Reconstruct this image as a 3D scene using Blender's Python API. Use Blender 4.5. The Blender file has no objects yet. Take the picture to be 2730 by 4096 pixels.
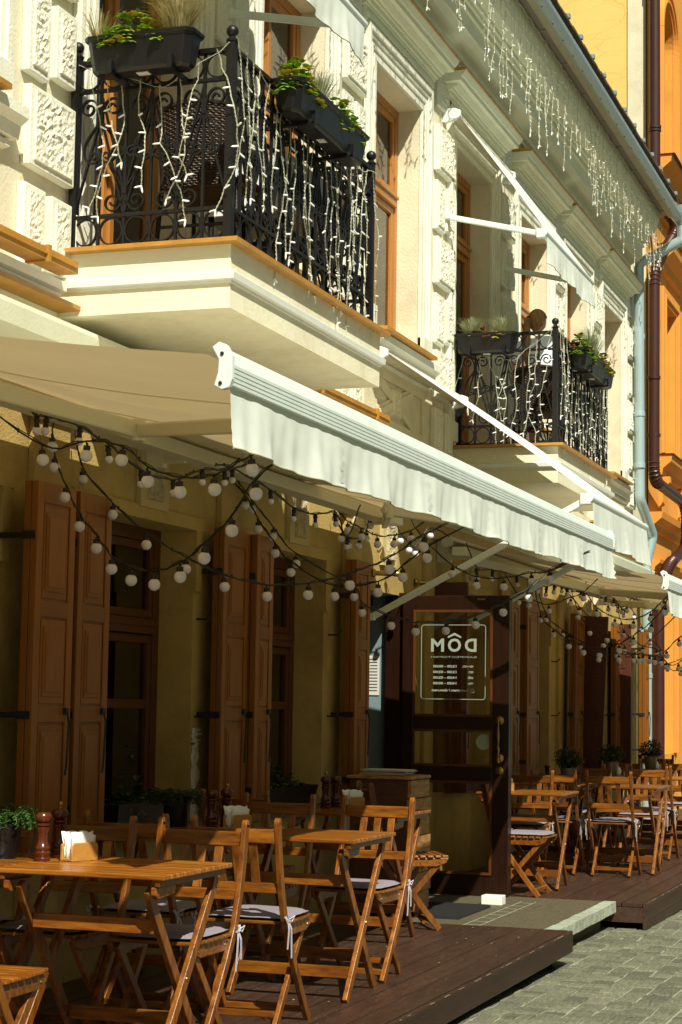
import bpy, bmesh, math, random
from math import sin, cos, pi, radians
from mathutils import Vector, Matrix, noise
random.seed(7)
scene = bpy.context.scene
C = scene.collection

# ---------------------------------------------------------------- camera
YAW, PITCH, ROLL = 0.33343517, 0.10192648, 0.01532597
fw = Vector((cos(PITCH)*cos(YAW), cos(PITCH)*sin(YAW), sin(PITCH)))
rt = Vector((sin(YAW), -cos(YAW), 0)); up = rt.cross(fw)
r2 = cos(ROLL)*rt + sin(ROLL)*up; u2 = -sin(ROLL)*rt + cos(ROLL)*up
cd = bpy.data.cameras.new('camera'); cam = bpy.data.objects.new('camera', cd); C.objects.link(cam)
M = Matrix((r2, u2, -fw)).transposed().to_4x4(); M.translation = Vector((0, -4.1, 1.5))
cam.matrix_world = M
cd.sensor_fit = 'VERTICAL'; cd.sensor_height = 36; cd.sensor_width = 24; cd.lens = 7512.9/4096*36
cd.clip_start = .1; cd.clip_end = 400
scene.camera = cam

# ---------------------------------------------------------------- light
SUN = Vector((.74, .56, -1.0)).normalized()
elev = math.asin(-SUN.z)
to = -SUN
w = bpy.data.worlds.new('World'); scene.world = w; w.use_nodes = True
nt = w.node_tree; bg = nt.nodes['Background']
sky = nt.nodes.new('ShaderNodeTexSky'); sky.sky_type = 'NISHITA'; sky.sun_disc = False
sky.sun_elevation = elev; sky.sun_rotation = math.atan2(to.x, to.y)
tint = nt.nodes.new('ShaderNodeMix'); tint.data_type = 'RGBA'; tint.blend_type = 'MULTIPLY'; tint.inputs[0].default_value = 1; tint.inputs[7].default_value = (1, .97, .64, 1)
nt.links.new(sky.outputs[0], tint.inputs[6]); nt.links.new(tint.outputs[2], bg.inputs[0]); bg.inputs[1].default_value = .05
ld = bpy.data.lights.new('sun', 'SUN'); ld.energy = 5.0; ld.angle = radians(.5); ld.color = (1, .96, .80)
lo = bpy.data.objects.new('sun', ld); C.objects.link(lo); lo.location = (-10, -8, 14)
lo.rotation_euler = SUN.to_track_quat('-Z', 'Y').to_euler()
scene.view_settings.view_transform = 'Standard'; scene.view_settings.look = 'None'
scene.view_settings.exposure = .40; scene.view_settings.gamma = 1
scene.render.engine = 'CYCLES'

# ---------------------------------------------------------------- materials
def mat(name, col, rough=.6, metal=0, var=.0, vscale=6, bump=0, bscale=40, col2=None, stretch=None,
        coord='Object', spec=.5, dirt=0, trans=0, detail=4, rnd=0, wear=0):
    m = bpy.data.materials.new(name); m.use_nodes = True; n = m.node_tree.nodes; l = m.node_tree.links
    b = n['Principled BSDF']; b.inputs['Roughness'].default_value = rough; b.inputs['Metallic'].default_value = metal
    b.inputs['Specular IOR Level'].default_value = spec
    b.inputs['Base Color'].default_value = (*col, 1)
    tc = n.new('ShaderNodeTexCoord'); mp = n.new('ShaderNodeMapping'); l.new(tc.outputs[coord], mp.inputs[0])
    if stretch: mp.inputs['Scale'].default_value = stretch
    if var or col2:
        nz = n.new('ShaderNodeTexNoise'); nz.inputs['Scale'].default_value = vscale; nz.inputs['Detail'].default_value = detail
        nz.inputs['Roughness'].default_value = .6
        l.new(mp.outputs[0], nz.inputs[0])
        cr = n.new('ShaderNodeValToRGB'); cr.color_ramp.elements[0].position = .32; cr.color_ramp.elements[1].position = .68
        c2 = col2 or tuple(c*(1-var) for c in col)
        cr.color_ramp.elements[0].color = (*c2, 1); cr.color_ramp.elements[1].color = (*col, 1)
        l.new(nz.outputs[0], cr.inputs[0]); out = cr.outputs[0]
        if dirt:
            n2 = n.new('ShaderNodeTexNoise'); n2.inputs['Scale'].default_value = 1.3; n2.inputs['Detail'].default_value = 8
            n2.inputs['Roughness'].default_value = .7
            l.new(tc.outputs[coord], n2.inputs[0])
            mx = n.new('ShaderNodeMix'); mx.data_type = 'RGBA'; mx.blend_type = 'MULTIPLY'
            mr = n.new('ShaderNodeMapRange'); mr.inputs[1].default_value = .5; mr.inputs[2].default_value = .75
            mr.inputs[3].default_value = 0; mr.inputs[4].default_value = dirt
            l.new(n2.outputs[0], mr.inputs[0]); l.new(mr.outputs[0], mx.inputs[0])
            l.new(out, mx.inputs[6]); mx.inputs[7].default_value = (.45, .38, .28, 1); out = mx.outputs[2]
        if wear:
            n3 = n.new('ShaderNodeTexNoise'); n3.inputs['Scale'].default_value = 22; n3.inputs['Detail'].default_value = 9; n3.inputs['Roughness'].default_value = .75
            l.new(mp.outputs[0], n3.inputs[0]); r3 = n.new('ShaderNodeMapRange'); r3.inputs[1].default_value = .56; r3.inputs[2].default_value = .68; r3.inputs[4].default_value = wear
            l.new(n3.outputs[0], r3.inputs[0]); m3 = n.new('ShaderNodeMix'); m3.data_type = 'RGBA'; l.new(r3.outputs[0], m3.inputs[0]); l.new(out, m3.inputs[6])
            m3.inputs[7].default_value = (.26, .19, .13, 1); out = m3.outputs[2]
        if rnd:
            oi = n.new('ShaderNodeObjectInfo'); gi = n.new('ShaderNodeNewGeometry'); av = n.new('ShaderNodeMath'); av.operation = 'ADD'; l.new(oi.outputs['Random'], av.inputs[0]); l.new(gi.outputs['Random Per Island'], av.inputs[1])
            r4 = n.new('ShaderNodeMapRange'); r4.inputs[2].default_value = 2; r4.inputs[3].default_value = 1-rnd; r4.inputs[4].default_value = 1+rnd*.6
            l.new(av.outputs[0], r4.inputs[0]); m4 = n.new('ShaderNodeMix'); m4.data_type = 'RGBA'; m4.blend_type = 'MULTIPLY'; m4.inputs[0].default_value = 1
            l.new(out, m4.inputs[6]); l.new(r4.outputs[0], m4.inputs[7]); out = m4.outputs[2]
        l.new(out, b.inputs['Base Color'])
    if bump:
        nb = n.new('ShaderNodeTexNoise'); nb.inputs['Scale'].default_value = bscale; nb.inputs['Detail'].default_value = 5
        l.new(mp.outputs[0], nb.inputs[0])
        bm_ = n.new('ShaderNodeBump'); bm_.inputs['Strength'].default_value = bump; bm_.inputs['Distance'].default_value = .02
        l.new(nb.outputs[0], bm_.inputs['Height']); l.new(bm_.outputs[0], b.inputs['Normal'])
    if trans:
        t = n.new('ShaderNodeBsdfTranslucent'); t.inputs[0].default_value = (*[c**1.0 for c in (col[0]*.95, col[1]*.78, col[2]*.52)], 1)
        ms = n.new('ShaderNodeMixShader'); ms.inputs[0].default_value = trans
        o = n['Material Output']; l.new(b.outputs[0], ms.inputs[1]); l.new(t.outputs[0], ms.inputs[2]); l.new(ms.outputs[0], o.inputs[0])
    return m
def glass(name, tint, refl=.12, trn=.8):
    m = bpy.data.materials.new(name); m.use_nodes = True; n = m.node_tree.nodes; l = m.node_tree.links
    n.remove(n['Principled BSDF'])
    t = n.new('ShaderNodeBsdfTransparent'); t.inputs[0].default_value = (*tint, 1)
    g = n.new('ShaderNodeBsdfGlossy'); g.inputs['Roughness'].default_value = .02
    lw = n.new('ShaderNodeFresnel'); lw.inputs[0].default_value = 1.5
    ma = n.new('ShaderNodeMath'); ma.operation = 'ADD'; ma.inputs[1].default_value = refl-.04
    ms = n.new('ShaderNodeMixShader'); l.new(lw.outputs[0], ma.inputs[0]); l.new(ma.outputs[0], ms.inputs[0])
    l.new(t.outputs[0], ms.inputs[1]); l.new(g.outputs[0], ms.inputs[2]); l.new(ms.outputs[0], n['Material Output'].inputs[0])
    return m
CREAM = mat('cream_plaster', (.76, .70, .52), .85, var=.1, vscale=3, bump=.2, bscale=55, dirt=.5)
WHITEP = mat('white_plaster', (.80, .80, .68), .8, var=.07, vscale=5, bump=.2, bscale=60, dirt=.4)
VERM = mat('vermiculated_plaster', (.80, .78, .64), .9, var=.12, vscale=25, bump=.5, bscale=60, dirt=.2)
EAVEP = mat('eaves_plaster', (.82, .84, .66), .8, var=.08, vscale=4, bump=.1, bscale=60)
SLABP = mat('balcony_plaster', (.84, .80, .60), .85, var=.12, vscale=2.5, bump=.15, bscale=50, dirt=.55)
OCHRE = mat('ochre_plaster', (.52, .37, .12), .85, var=.16, vscale=3, bump=.3, bscale=70, dirt=.75)
BAREP = mat('bare_plaster', (.74, .66, .56), .9, var=.3, vscale=18, bump=.8, bscale=30)
FLASH = mat('ochre_painted_metal', (.50, .24, .035), .45, var=.25, vscale=9, bump=.05)
TRIMW = mat('white_painted_trim', (.82, .85, .80), .4, var=.06, vscale=12)
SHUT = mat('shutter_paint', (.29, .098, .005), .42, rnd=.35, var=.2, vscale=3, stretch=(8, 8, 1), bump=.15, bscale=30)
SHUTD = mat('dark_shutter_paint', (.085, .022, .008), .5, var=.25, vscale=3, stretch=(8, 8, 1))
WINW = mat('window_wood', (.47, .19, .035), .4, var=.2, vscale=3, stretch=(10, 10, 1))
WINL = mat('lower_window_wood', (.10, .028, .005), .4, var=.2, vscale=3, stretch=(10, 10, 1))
DOORW = mat('dark_mahogany', (.022, .007, .003), .3, var=.35, vscale=3, stretch=(12, 12, 1))
FURZ = mat('oiled_acacia_upright', (.32, .112, .010), .33, rnd=.5, wear=.15, col2=(.12, .030, .004), vscale=5, stretch=(9, 9, 1.2), bump=.1, bscale=40)
FURX = mat('oiled_acacia_across', (.32, .112, .010), .33, rnd=.5, wear=.15, col2=(.12, .030, .004), vscale=5, stretch=(9, 1.2, 9), bump=.1, bscale=40)
FURT = mat('oiled_acacia_top', (.38, .145, .016), .26, rnd=.5, col2=(.15, .040, .006), vscale=4, stretch=(17, .8, 9), bump=.08, bscale=40)
CRATEW = mat('pale_oak_board', (.52, .29, .10), .6, col2=(.22, .09, .025), vscale=4, stretch=(2, 4, 12), detail=8)
CRATED = mat('dark_oak_side', (.12, .045, .015), .6, var=.4, vscale=4, stretch=(4, 4, 12))
DECK = mat('brown_decking', (.060, .031, .020), .42, rnd=.45, wear=.55, col2=(.036, .015, .010), vscale=4, stretch=(.8, 7, 9), bump=.12, bscale=50)
IRON = mat('black_wrought_iron', (.008, .007, .007), .42, bump=.1, bscale=80, spec=.4)
HARD = mat('iron_hardware', (.012, .010, .010), .5)
BRASS = mat('aged_brass', (.48, .30, .10), .3, metal=1, var=.4, vscale=25)
ALU = mat('white_powdercoat', (.76, .84, .80), .36, var=.08, vscale=9, dirt=.12, spec=.5)
ARMM = mat('cream_powdercoat', (.70, .66, .48), .4)
FAB = mat('awning_fabric', (.72, .67, .54), .85, var=.14, vscale=1.6, bump=.1, bscale=150, trans=.24)
KEYF = mat('keystone_plaster', (.56, .45, .22), .85, var=.12, vscale=5, bump=.2, bscale=50)
KEYV = mat('keystone_vermiculation', (.60, .50, .30), .9, var=.4, vscale=30, bump=.8, bscale=60)
VAL = mat('valance_fabric', (.76, .82, .76), .85, var=.06, vscale=10, bump=.05, bscale=150, trans=.12)
CABLE = mat('black_rubber_cable', (.010, .010, .010), .5)
BULB = mat('opal_bulb_glass', (.70, .67, .72), .12, spec=.6)
WIRE = mat('white_twisted_wire', (.50, .50, .36), .5)
MINI = mat('white_mini_lamp', (.86, .89, .86), .35)
PLAST = mat('black_plastic_planter', (.009, .009, .010), .33, var=.3, vscale=14)
SOIL = mat('potting_soil', (.03, .02, .012), .95, bump=.6, bscale=60)
LEAF = mat('bright_leaf', (.20, .40, .025), .45, var=.45, vscale=16, trans=.3)
LEAFY = mat('yellow_leaf', (.42, .36, .03), .5, var=.3, vscale=16, trans=.25)
LEAFR = mat('autumn_leaf', (.32, .09, .03), .5, var=.5, vscale=12, trans=.2)
LEAFD = mat('dark_leaf', (.035, .075, .018), .5, var=.5, vscale=20, trans=.15)
LEAFM = mat('creeping_leaf', (.05, .13, .025), .45, var=.5, vscale=25, trans=.2)
GRASSM = mat('straw_grass', (.50, .44, .20), .6, var=.5, vscale=30, trans=.2)
GRASSB = mat('blue_fescue', (.42, .46, .26), .6, var=.4, vscale=30, trans=.2)
GUT = mat('grey_gutter_metal', (.34, .42, .44), .35, metal=.3, var=.1, vscale=8)
SOFF = mat('brown_soffit_metal', (.16, .13, .11), .5, var=.08, vscale=5)
SOFB = mat('beige_soffit_metal', (.32, .28, .18), .5, var=.08, vscale=5)
ROOFM = mat('weathered_roof_edge', (.13, .095, .06), .7, var=.5, vscale=22)
PIPE = mat('galvanised_pipe', (.44, .58, .62), .38, metal=.35, var=.12, vscale=6, stretch=(1, 1, .3))
BPIPE = mat('brown_pipe', (.055, .018, .014), .35, var=.15, vscale=6)
ORNG = mat('orange_plaster', (.78, .34, .05), .85, var=.10, vscale=2, bump=.15, bscale=50, dirt=.4)
ORNT = mat('orange_trim', (.74, .30, .045), .8, var=.08, vscale=4)
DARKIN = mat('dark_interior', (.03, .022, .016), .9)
CURT = mat('net_curtain', (.50, .52, .46), .9, var=.1, vscale=3, trans=.3)
BLUEIN = mat('blue_grey_vestibule_paint', (.17, .24, .27), .6, var=.05, vscale=3)
PAPER = mat('printed_paper', (.62, .60, .58), .7)
INK = mat('ink', (.05, .05, .05), .7)
LETTER = mat('pale_vinyl_lettering', (.44, .52, .44), .5, trans=.35)
CUSH = mat('mauve_grey_cotton', (.25, .22, .27), .9, var=.12, vscale=60, bump=.2, bscale=120)
RIB = mat('lilac_ribbon', (.48, .47, .56), .8)
NAP = mat('white_paper_napkin', (.86, .88, .86), .8)
WICK = mat('brown_wicker', (.055, .030, .015), .55, var=.5, vscale=60)
CLOTH = mat('white_tablecloth', (.78, .80, .80), .85, bump=.1, bscale=20)
MAROON = mat('maroon_cushion', (.13, .008, .016), .85)
PURPLE = mat('purple_cloth', (.06, .02, .08), .85)
STONE = mat('grey_stone_step', (.105, .088, .05), .75, var=.3, vscale=14, bump=.35, bscale=40, stretch=(1, 3, 1))
STONEL = mat('pale_stone_edge', (.38, .42, .33), .8, rnd=.3, var=.3, vscale=18, bump=.5, bscale=30)
MATT = mat('black_rubber_mat', (.012, .012, .012), .8)
MILL = mat('dark_turned_wood', (.10, .022, .008), .22, var=.4, vscale=12)
HOLDW = mat('light_bamboo', (.50, .24, .05), .4, var=.2, vscale=6, stretch=(8, 1, 8))
TIN = mat('tin_pot', (.28, .26, .20), .4, metal=.5, var=.2, vscale=20)
CERAM = mat('white_ceramic', (.80, .80, .76), .2)
SKIN = mat('skin', (.76, .45, .30), .55)
HAIR = mat('brown_hair', (.24, .11, .035), .32, col2=(.52, .30, .10), vscale=4, stretch=(14, 14, 1), bump=.5, bscale=30)
SHIRT = mat('white_cotton', (.82, .88, .94), .9, bump=.25, bscale=14)
CUPM = mat('paper_cup', (.78, .80, .74), .6)
GLD = glass('dark_pane', (.55, .52, .45), .14)
GLU = glass('upper_pane', (.80, .82, .78), .16)
GLDOOR = glass('door_pane', (.95, .93, .82), .10)

def settmat():
    m = mat('paving_sett', (.24, .25, .17), .8, col2=(.14, .137, .09), vscale=16, stretch=(1, 3.2, 1), bump=.6, bscale=24, rnd=.55, detail=8)
    return m
SETT = settmat()
PAVE = mat('pale_joint_sand', (.33, .36, .27), .9, var=.3, vscale=20, bump=.5, bscale=60)

# cracked render on the gable
def crackmat():
    m = mat('cracked_yellow_render', (.86, .56, .17), .85, var=.08, vscale=2, bump=.1, bscale=40)
    n = m.node_tree.nodes; l = m.node_tree.links; b = n['Principled BSDF']
    src = b.inputs['Base Color'].links[0].from_socket
    tc = n.new('ShaderNodeTexCoord'); nd = n.new('ShaderNodeTexNoise'); nd.inputs['Scale'].default_value = 2.5; nd.inputs['Detail'].default_value = 6
    l.new(tc.outputs['Object'], nd.inputs[0])
    mv = n.new('ShaderNodeMix'); mv.data_type = 'RGBA'; mv.blend_type = 'LINEAR_LIGHT'; mv.inputs[0].default_value = .12
    l.new(tc.outputs['Object'], mv.inputs[6]); l.new(nd.outputs[1], mv.inputs[7])
    v = n.new('ShaderNodeTexVoronoi'); v.feature = 'DISTANCE_TO_EDGE'; v.inputs['Scale'].default_value = 3.6
    mp = n.new('ShaderNodeMapping'); mp.inputs['Scale'].default_value = (1, .5, 1.9); l.new(mv.outputs[2], mp.inputs[0]); l.new(mp.outputs[0], v.inputs[0])
    cr = n.new('ShaderNodeValToRGB'); cr.color_ramp.elements[0].position = 0; cr.color_ramp.elements[0].color = (.86, .78, .62, 1)
    cr.color_ramp.elements[1].position = .018; cr.color_ramp.elements[1].color = (1, 1, 1, 1); l.new(v.outputs[0], cr.inputs[0])
    mx = n.new('ShaderNodeMix'); mx.data_type = 'RGBA'; mx.blend_type = 'MULTIPLY'; mx.inputs[0].default_value = 1
    l.new(src, mx.inputs[6]); l.new(cr.outputs[0], mx.inputs[7]); l.new(mx.outputs[2], b.inputs['Base Color'])
    return m
GABLE = crackmat()

# ---------------------------------------------------------------- mesh helpers
NOSPLIT = {'foliage', 'turning_leaves', 'blades', 'stems', 'mini_lamp', 'light_strand', 'header_cable', 'scroll', 'cable', 'lower_wall', 'upper_wall', 'front_wall'}
WARP = None
def wloc(o):
    v = Vector((0, 0, 0))
    while o is not None:
        v += o.location; o = o.parent
    return v
class MB:
    def __init__(s): s.v = []; s.f = []
    def add(s, vs, fs):
        k = len(s.v); s.v += [Vector(p) for p in vs]; s.f += [tuple(i+k for i in f) for f in fs]; return s
    def box(s, x0, x1, y0, y1, z0, z1):
        return s.add([(x0, y0, z0), (x1, y0, z0), (x1, y1, z0), (x0, y1, z0), (x0, y0, z1), (x1, y0, z1), (x1, y1, z1), (x0, y1, z1)],
                     [(0, 3, 2, 1), (4, 5, 6, 7), (0, 1, 5, 4), (1, 2, 6, 5), (2, 3, 7, 6), (3, 0, 4, 7)])
    def beam(s, p, q, w, h, side=(0, 1, 0)):
        """bar from p to q, width w along side, thickness h across"""
        p = Vector(p); q = Vector(q); d = (q-p).normalized(); a = Vector(side); a = (a-d*a.dot(d)).normalized(); b = d.cross(a)
        vs = [c+a*i*w/2+b*j*h/2 for c in (p, q) for i, j in ((-1, -1), (1, -1), (1, 1), (-1, 1))]
        return s.add(vs, [(3, 2, 1, 0), (4, 5, 6, 7), (0, 1, 5, 4), (1, 2, 6, 5), (2, 3, 7, 6), (3, 0, 4, 7)])
    def sweep(s, pts, w, h, side=(0, 1, 0), closed=False):
        pts = [Vector(p) for p in pts]; n = len(pts); vs = []; fs = []
        for i, p in enumerate(pts):
            if closed: d = pts[(i+1) % n]-pts[i-1]
            else: d = pts[min(i+1, n-1)]-pts[max(i-1, 0)]
            d.normalize(); a = Vector(side); a = (a-d*a.dot(d)).normalized(); b = d.cross(a)
            vs += [p+a*i_*w/2+b*j*h/2 for i_, j in ((-1, -1), (1, -1), (1, 1), (-1, 1))]
        m = n if closed else n-1
        for i in range(m):
            o = i*4; q = ((i+1) % n)*4
            for k in range(4): fs.append((o+k, o+(k+1) % 4, q+(k+1) % 4, q+k))
        if not closed: fs += [(3, 2, 1, 0), tuple((n-1)*4+k for k in range(4))]
        return s.add(vs, fs)
    def tube(s, pts, r, n=8, cap=True):
        pts = [Vector(p) for p in pts]; m = len(pts); rr = r if isinstance(r, (list, tuple)) else [r]*m
        vs = []; fs = []; prev = None
        for i, p in enumerate(pts):
            d = (pts[min(i+1, m-1)]-pts[max(i-1, 0)])
            if d.length < 1e-9: d = Vector((0, 0, 1))
            d.normalize()
            if prev is None:
                a = d.orthogonal().normalized()
            else:
                a = prev-d*prev.dot(d)
                a = a.normalized() if a.length > 1e-6 else d.orthogonal().normalized()
            prev = a; b = d.cross(a)
            vs += [p+(a*cos(2*pi*k/n)+b*sin(2*pi*k/n))*rr[i] for k in range(n)]
        for i in range(m-1):
            for k in range(n): fs.append((i*n+k, i*n+(k+1) % n, (i+1)*n+(k+1) % n, (i+1)*n+k))
        if cap: fs += [tuple(reversed(range(n))), tuple((m-1)*n+k for k in range(n))]
        return s.add(vs, fs)
    def lathe(s, prof, c=(0, 0, 0), n=20, axis=None):
        """prof: (r,z)"""
        c = Vector(c); Q = Matrix.Identity(3) if axis is None else Vector(axis).to_track_quat('Z', 'Y').to_matrix()
        vs = [c+Q @ Vector((r*cos(2*pi*k/n), r*sin(2*pi*k/n), z)) for r, z in prof for k in range(n)]
        fs = [(i*n+k, i*n+(k+1) % n, (i+1)*n+(k+1) % n, (i+1)*n+k) for i in range(len(prof)-1) for k in range(n)]
        fs += [tuple(reversed(range(n))), tuple((len(prof)-1)*n+k for k in range(n))]
        return s.add(vs, fs)
    def sphere(s, c, r, n=14, m=8, sc=(1, 1, 1)):
        prof = [(max(1e-4, r*sin(pi*i/m)), -r*cos(pi*i/m)) for i in range(m+1)]
        c = Vector(c); k0 = len(s.v); s.lathe(prof, (0, 0, 0), n)
        for i in range(k0, len(s.v)):
            v = s.v[i]; s.v[i] = Vector((v.x*sc[0], v.y*sc[1], v.z*sc[2]))+c
        return s
    def prismx(s, prof, x0, x1):
        """closed (y,z) profile extruded along X"""
        n = len(prof); vs = [(x0, y, z) for y, z in prof]+[(x1, y, z) for y, z in prof]
        fs = [(i, (i+1) % n, n+(i+1) % n, n+i) for i in range(n)]+[tuple(reversed(range(n))), tuple(range(n, 2*n))]
        return s.add(vs, fs)
    def grid(s, P):
        a = len(P); b = len(P[0])
        return s.add([p for r in P for p in r], [(i*b+j, i*b+j+1, (i+1)*b+j+1, (i+1)*b+j) for i in range(a-1) for j in range(b-1)])
    def xf(s, Mx):
        s.v = [Mx @ v for v in s.v]; return s
    def clusters(s):
        """groups of faces whose islands lie apart, so each can be an object of its own"""
        n = len(s.v); par = list(range(n))
        def find(a):
            while par[a] != a: par[a] = par[par[a]]; a = par[a]
            return a
        for f in s.f:
            r = find(f[0])
            for k in f[1:]: par[find(k)] = r
        isl = {}
        for f in s.f: isl.setdefault(find(f[0]), []).append(f)
        if len(isl) < 2 or len(isl) > 700: return [s.f]
        L = list(isl.values()); B = []
        for fs in L:
            P = [s.v[i] for f in fs for i in f]
            B.append((Vector((min(p.x for p in P), min(p.y for p in P), min(p.z for p in P))), Vector((max(p.x for p in P), max(p.y for p in P), max(p.z for p in P)))))
        S = [max(b[1]-b[0]) for b in B]; g = list(range(len(L)))
        def fg(a):
            while g[a] != a: a = g[a]
            return a
        for i in range(len(L)):
            for j in range(i):
                if fg(i) == fg(j): continue
                gap = math.sqrt(sum(max(0, B[i][0][k]-B[j][1][k], B[j][0][k]-B[i][1][k])**2 for k in range(3)))
                if gap <= max(.019, .49*max(S[i], S[j])): g[fg(i)] = fg(j)
        out = {}
        for i in range(len(L)): out.setdefault(fg(i), []).extend(L[i])
        return list(out.values())
    def build(s, name, m, parent=None, world=True, smooth=False, bevel=0, thick=0, split=True):
        if WARP and not getattr(s, 'done', False): s.v = [WARP(v) for v in s.v]; s.done = True
        if parent is not None and split and name not in NOSPLIT:
            cl = s.clusters()
            if 1 < len(cl) <= 100:
                first = None
                for fs in cl:
                    q = MB(); q.done = True; idx = {}
                    for f in fs:
                        for i in f:
                            if i not in idx: idx[i] = len(q.v); q.v.append(s.v[i])
                        q.f.append(tuple(idx[i] for i in f))
                    o = q.build(name, m, parent, world, smooth, bevel, thick, split=False); first = first or o
                return first
        me = bpy.data.meshes.new(name)
        off = wloc(parent) if (parent is not None and world) else Vector((0, 0, 0))
        me.from_pydata([v-off for v in s.v], [], s.f); me.materials.append(m)
        b = bmesh.new(); b.from_mesh(me); bmesh.ops.recalc_face_normals(b, faces=b.faces); b.to_mesh(me); b.free()
        if smooth: me.polygons.foreach_set('use_smooth', [True]*len(me.polygons))
        if smooth == 'auto': me.set_sharp_from_angle(angle=radians(40))
        o = bpy.data.objects.new(name, me); C.objects.link(o)
        if parent is not None: o.parent = parent
        if bevel:
            md = o.modifiers.new('bevel', 'BEVEL'); md.width = bevel; md.segments = 2; md.limit_method = 'ANGLE'
        if thick:
            md = o.modifiers.new('solid', 'SOLIDIFY'); md.thickness = thick; md.offset = 0
        return o
def thing(name, label, cat, loc=(0, 0, 0), rz=0, group=None):
    o = bpy.data.objects.new(name, None); C.objects.link(o); o.location = loc; o.rotation_euler = (0, 0, rz)
    o.empty_display_size = .1
    return tag(o, label, cat, group)
def tag(o, label, cat, group=None):
    o['label'] = label; o['category'] = cat
    if group: o['group'] = group
    return o
def kind(o, k): o['kind'] = k; return o
def dup(root, loc=None, rz=None, label=None, skip=()):
    r = root.copy(); C.objects.link(r)
    if loc is not None: r.location = loc
    if rz is not None: r.rotation_euler = (0, 0, rz)
    if label: r['label'] = label
    def rec(src, dst):
        for ch in list(src.children):
            if ch.name.split('.')[0] in skip: continue
            c = ch.copy(); C.objects.link(c); c.parent = dst; rec(ch, c)
    rec(root, r)
    return r
# ================================================================ ground
def gz(x): return .03-.0125*(x-8)
g = MB(); n = 40
g.grid([[(-20+i*3, -22+j*22/4, gz(-20+i*3)) for j in range(6)] for i in range(34)])
kind(g.build('joint_sand', PAVE), 'structure')
g = MB(); random.seed(42); y = -9.0; row = 0
def sett(g, x0, x1, y0, y1):
    h = random.uniform(.004, .011); q = [(x0, y0), (x1, y0), (x1, y1), (x0, y1)]
    q = [(a+random.uniform(-.006, .006), b+random.uniform(-.006, .006)) for a, b in q]; cx, cy = (x0+x1)/2, (y0+y1)/2; tx, ty = random.uniform(-.02, .02), random.uniform(-.02, .02)
    lo = [(a, b, gz(a)-.004) for a, b in q]; mi = [(a+(cx-a)*.03, b+(cy-b)*.03, gz(a)+h*.6) for a, b in q]; hi = [(a+(cx-a)*.12, b+(cy-b)*.12, gz(a)+h+tx*(a-cx)+ty*(b-cy)) for a, b in q]
    g.add(lo+mi+hi, [(0, 1, 5, 4), (1, 2, 6, 5), (2, 3, 7, 6), (3, 0, 4, 7), (4, 5, 9, 8), (5, 6, 10, 9), (6, 7, 11, 10), (7, 4, 8, 11), (8, 9, 10, 11)])
while y < -.4:
    rh = random.choice((.115, .13, .145)); x = 3.0+random.uniform(0, .1)
    while x < 30:
        L_ = random.choice((.10, .13, .16, .2, .24))*(1 if x < 20 else 1.5)
        if rh > .14 and random.random() < .25:
            sett(g, x, x+L_-.006, y, y+rh*.5-.006); sett(g, x, x+L_-.006, y+rh*.5, y+rh-.006)
        else: sett(g, x, x+L_-.006, y+random.uniform(-.004, .008), y+rh-.006+random.uniform(-.008, .008))
        x += L_
    y += rh
kind(g.build('street_paving', SETT), 'structure')

# ================================================================ cream house
H = thing('cream_house', 'cream two storey house with ochre ground floor, balconies and folded brown shutters', 'house', (14, .3, 0))
def part(mb, name, m, parent=H, **k): return mb.build(name, m, parent, **k)
def wall(mb, x0, x1, z0, z1, ops, depth):
    xs = sorted({x0, x1, *[o[0] for o in ops], *[o[1] for o in ops]}); zs = sorted({z0, z1, *[o[2] for o in ops], *[o[3] for o in ops]})
    for i in range(len(xs)-1):
        for j in range(len(zs)-1):
            cx = (xs[i]+xs[i+1])/2; cz = (zs[j]+zs[j+1])/2
            if any(o[0] < cx < o[1] and o[2] < cz < o[3] for o in ops): continue
            a, b, c, d = xs[i], xs[i+1], zs[j], zs[j+1]
            mb.add([(a, 0, c), (b, 0, c), (b, 0, d), (a, 0, d)], [(0, 1, 2, 3)])
    for a, b, c, d in ops:
        e = depth
        mb.add([(a, 0, c), (a, e, c), (a, e, d), (a, 0, d)], [(0, 1, 2, 3)]); mb.add([(b, 0, c), (b, e, c), (b, e, d), (b, 0, d)], [(3, 2, 1, 0)])
        mb.add([(a, 0, d), (a, e, d), (b, e, d), (b, 0, d)], [(0, 1, 2, 3)]); mb.add([(a, 0, c), (b, 0, c), (b, e, c), (a, e, c)], [(0, 1, 2, 3)])
XE = 23.35
# upper floor: window centres
UW = [(6.35, 'w'), (8.6, 'd'), (10.78, 'w'), (12.97, 'w'), (15.12, 'd'), (17.37, 'w'), (19.35, 'w'), (21.35, 'w')]
UO = []
for cx, t in UW:
    hw = .58 if cx < 19 else .54
    UO.append((cx-hw, cx+hw, 4.16 if t == 'w' else 3.62, 6.08))
mb = MB(); wall(mb, 2.5, XE, 3.30, 6.72, UO, .32); mb.add([(XE, 0, 3.3), (XE, 8, 3.3), (XE, 8, 7.4), (XE, 0, 7.4)], [(0, 1, 2, 3)])
part(mb, 'upper_wall', CREAM)
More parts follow.
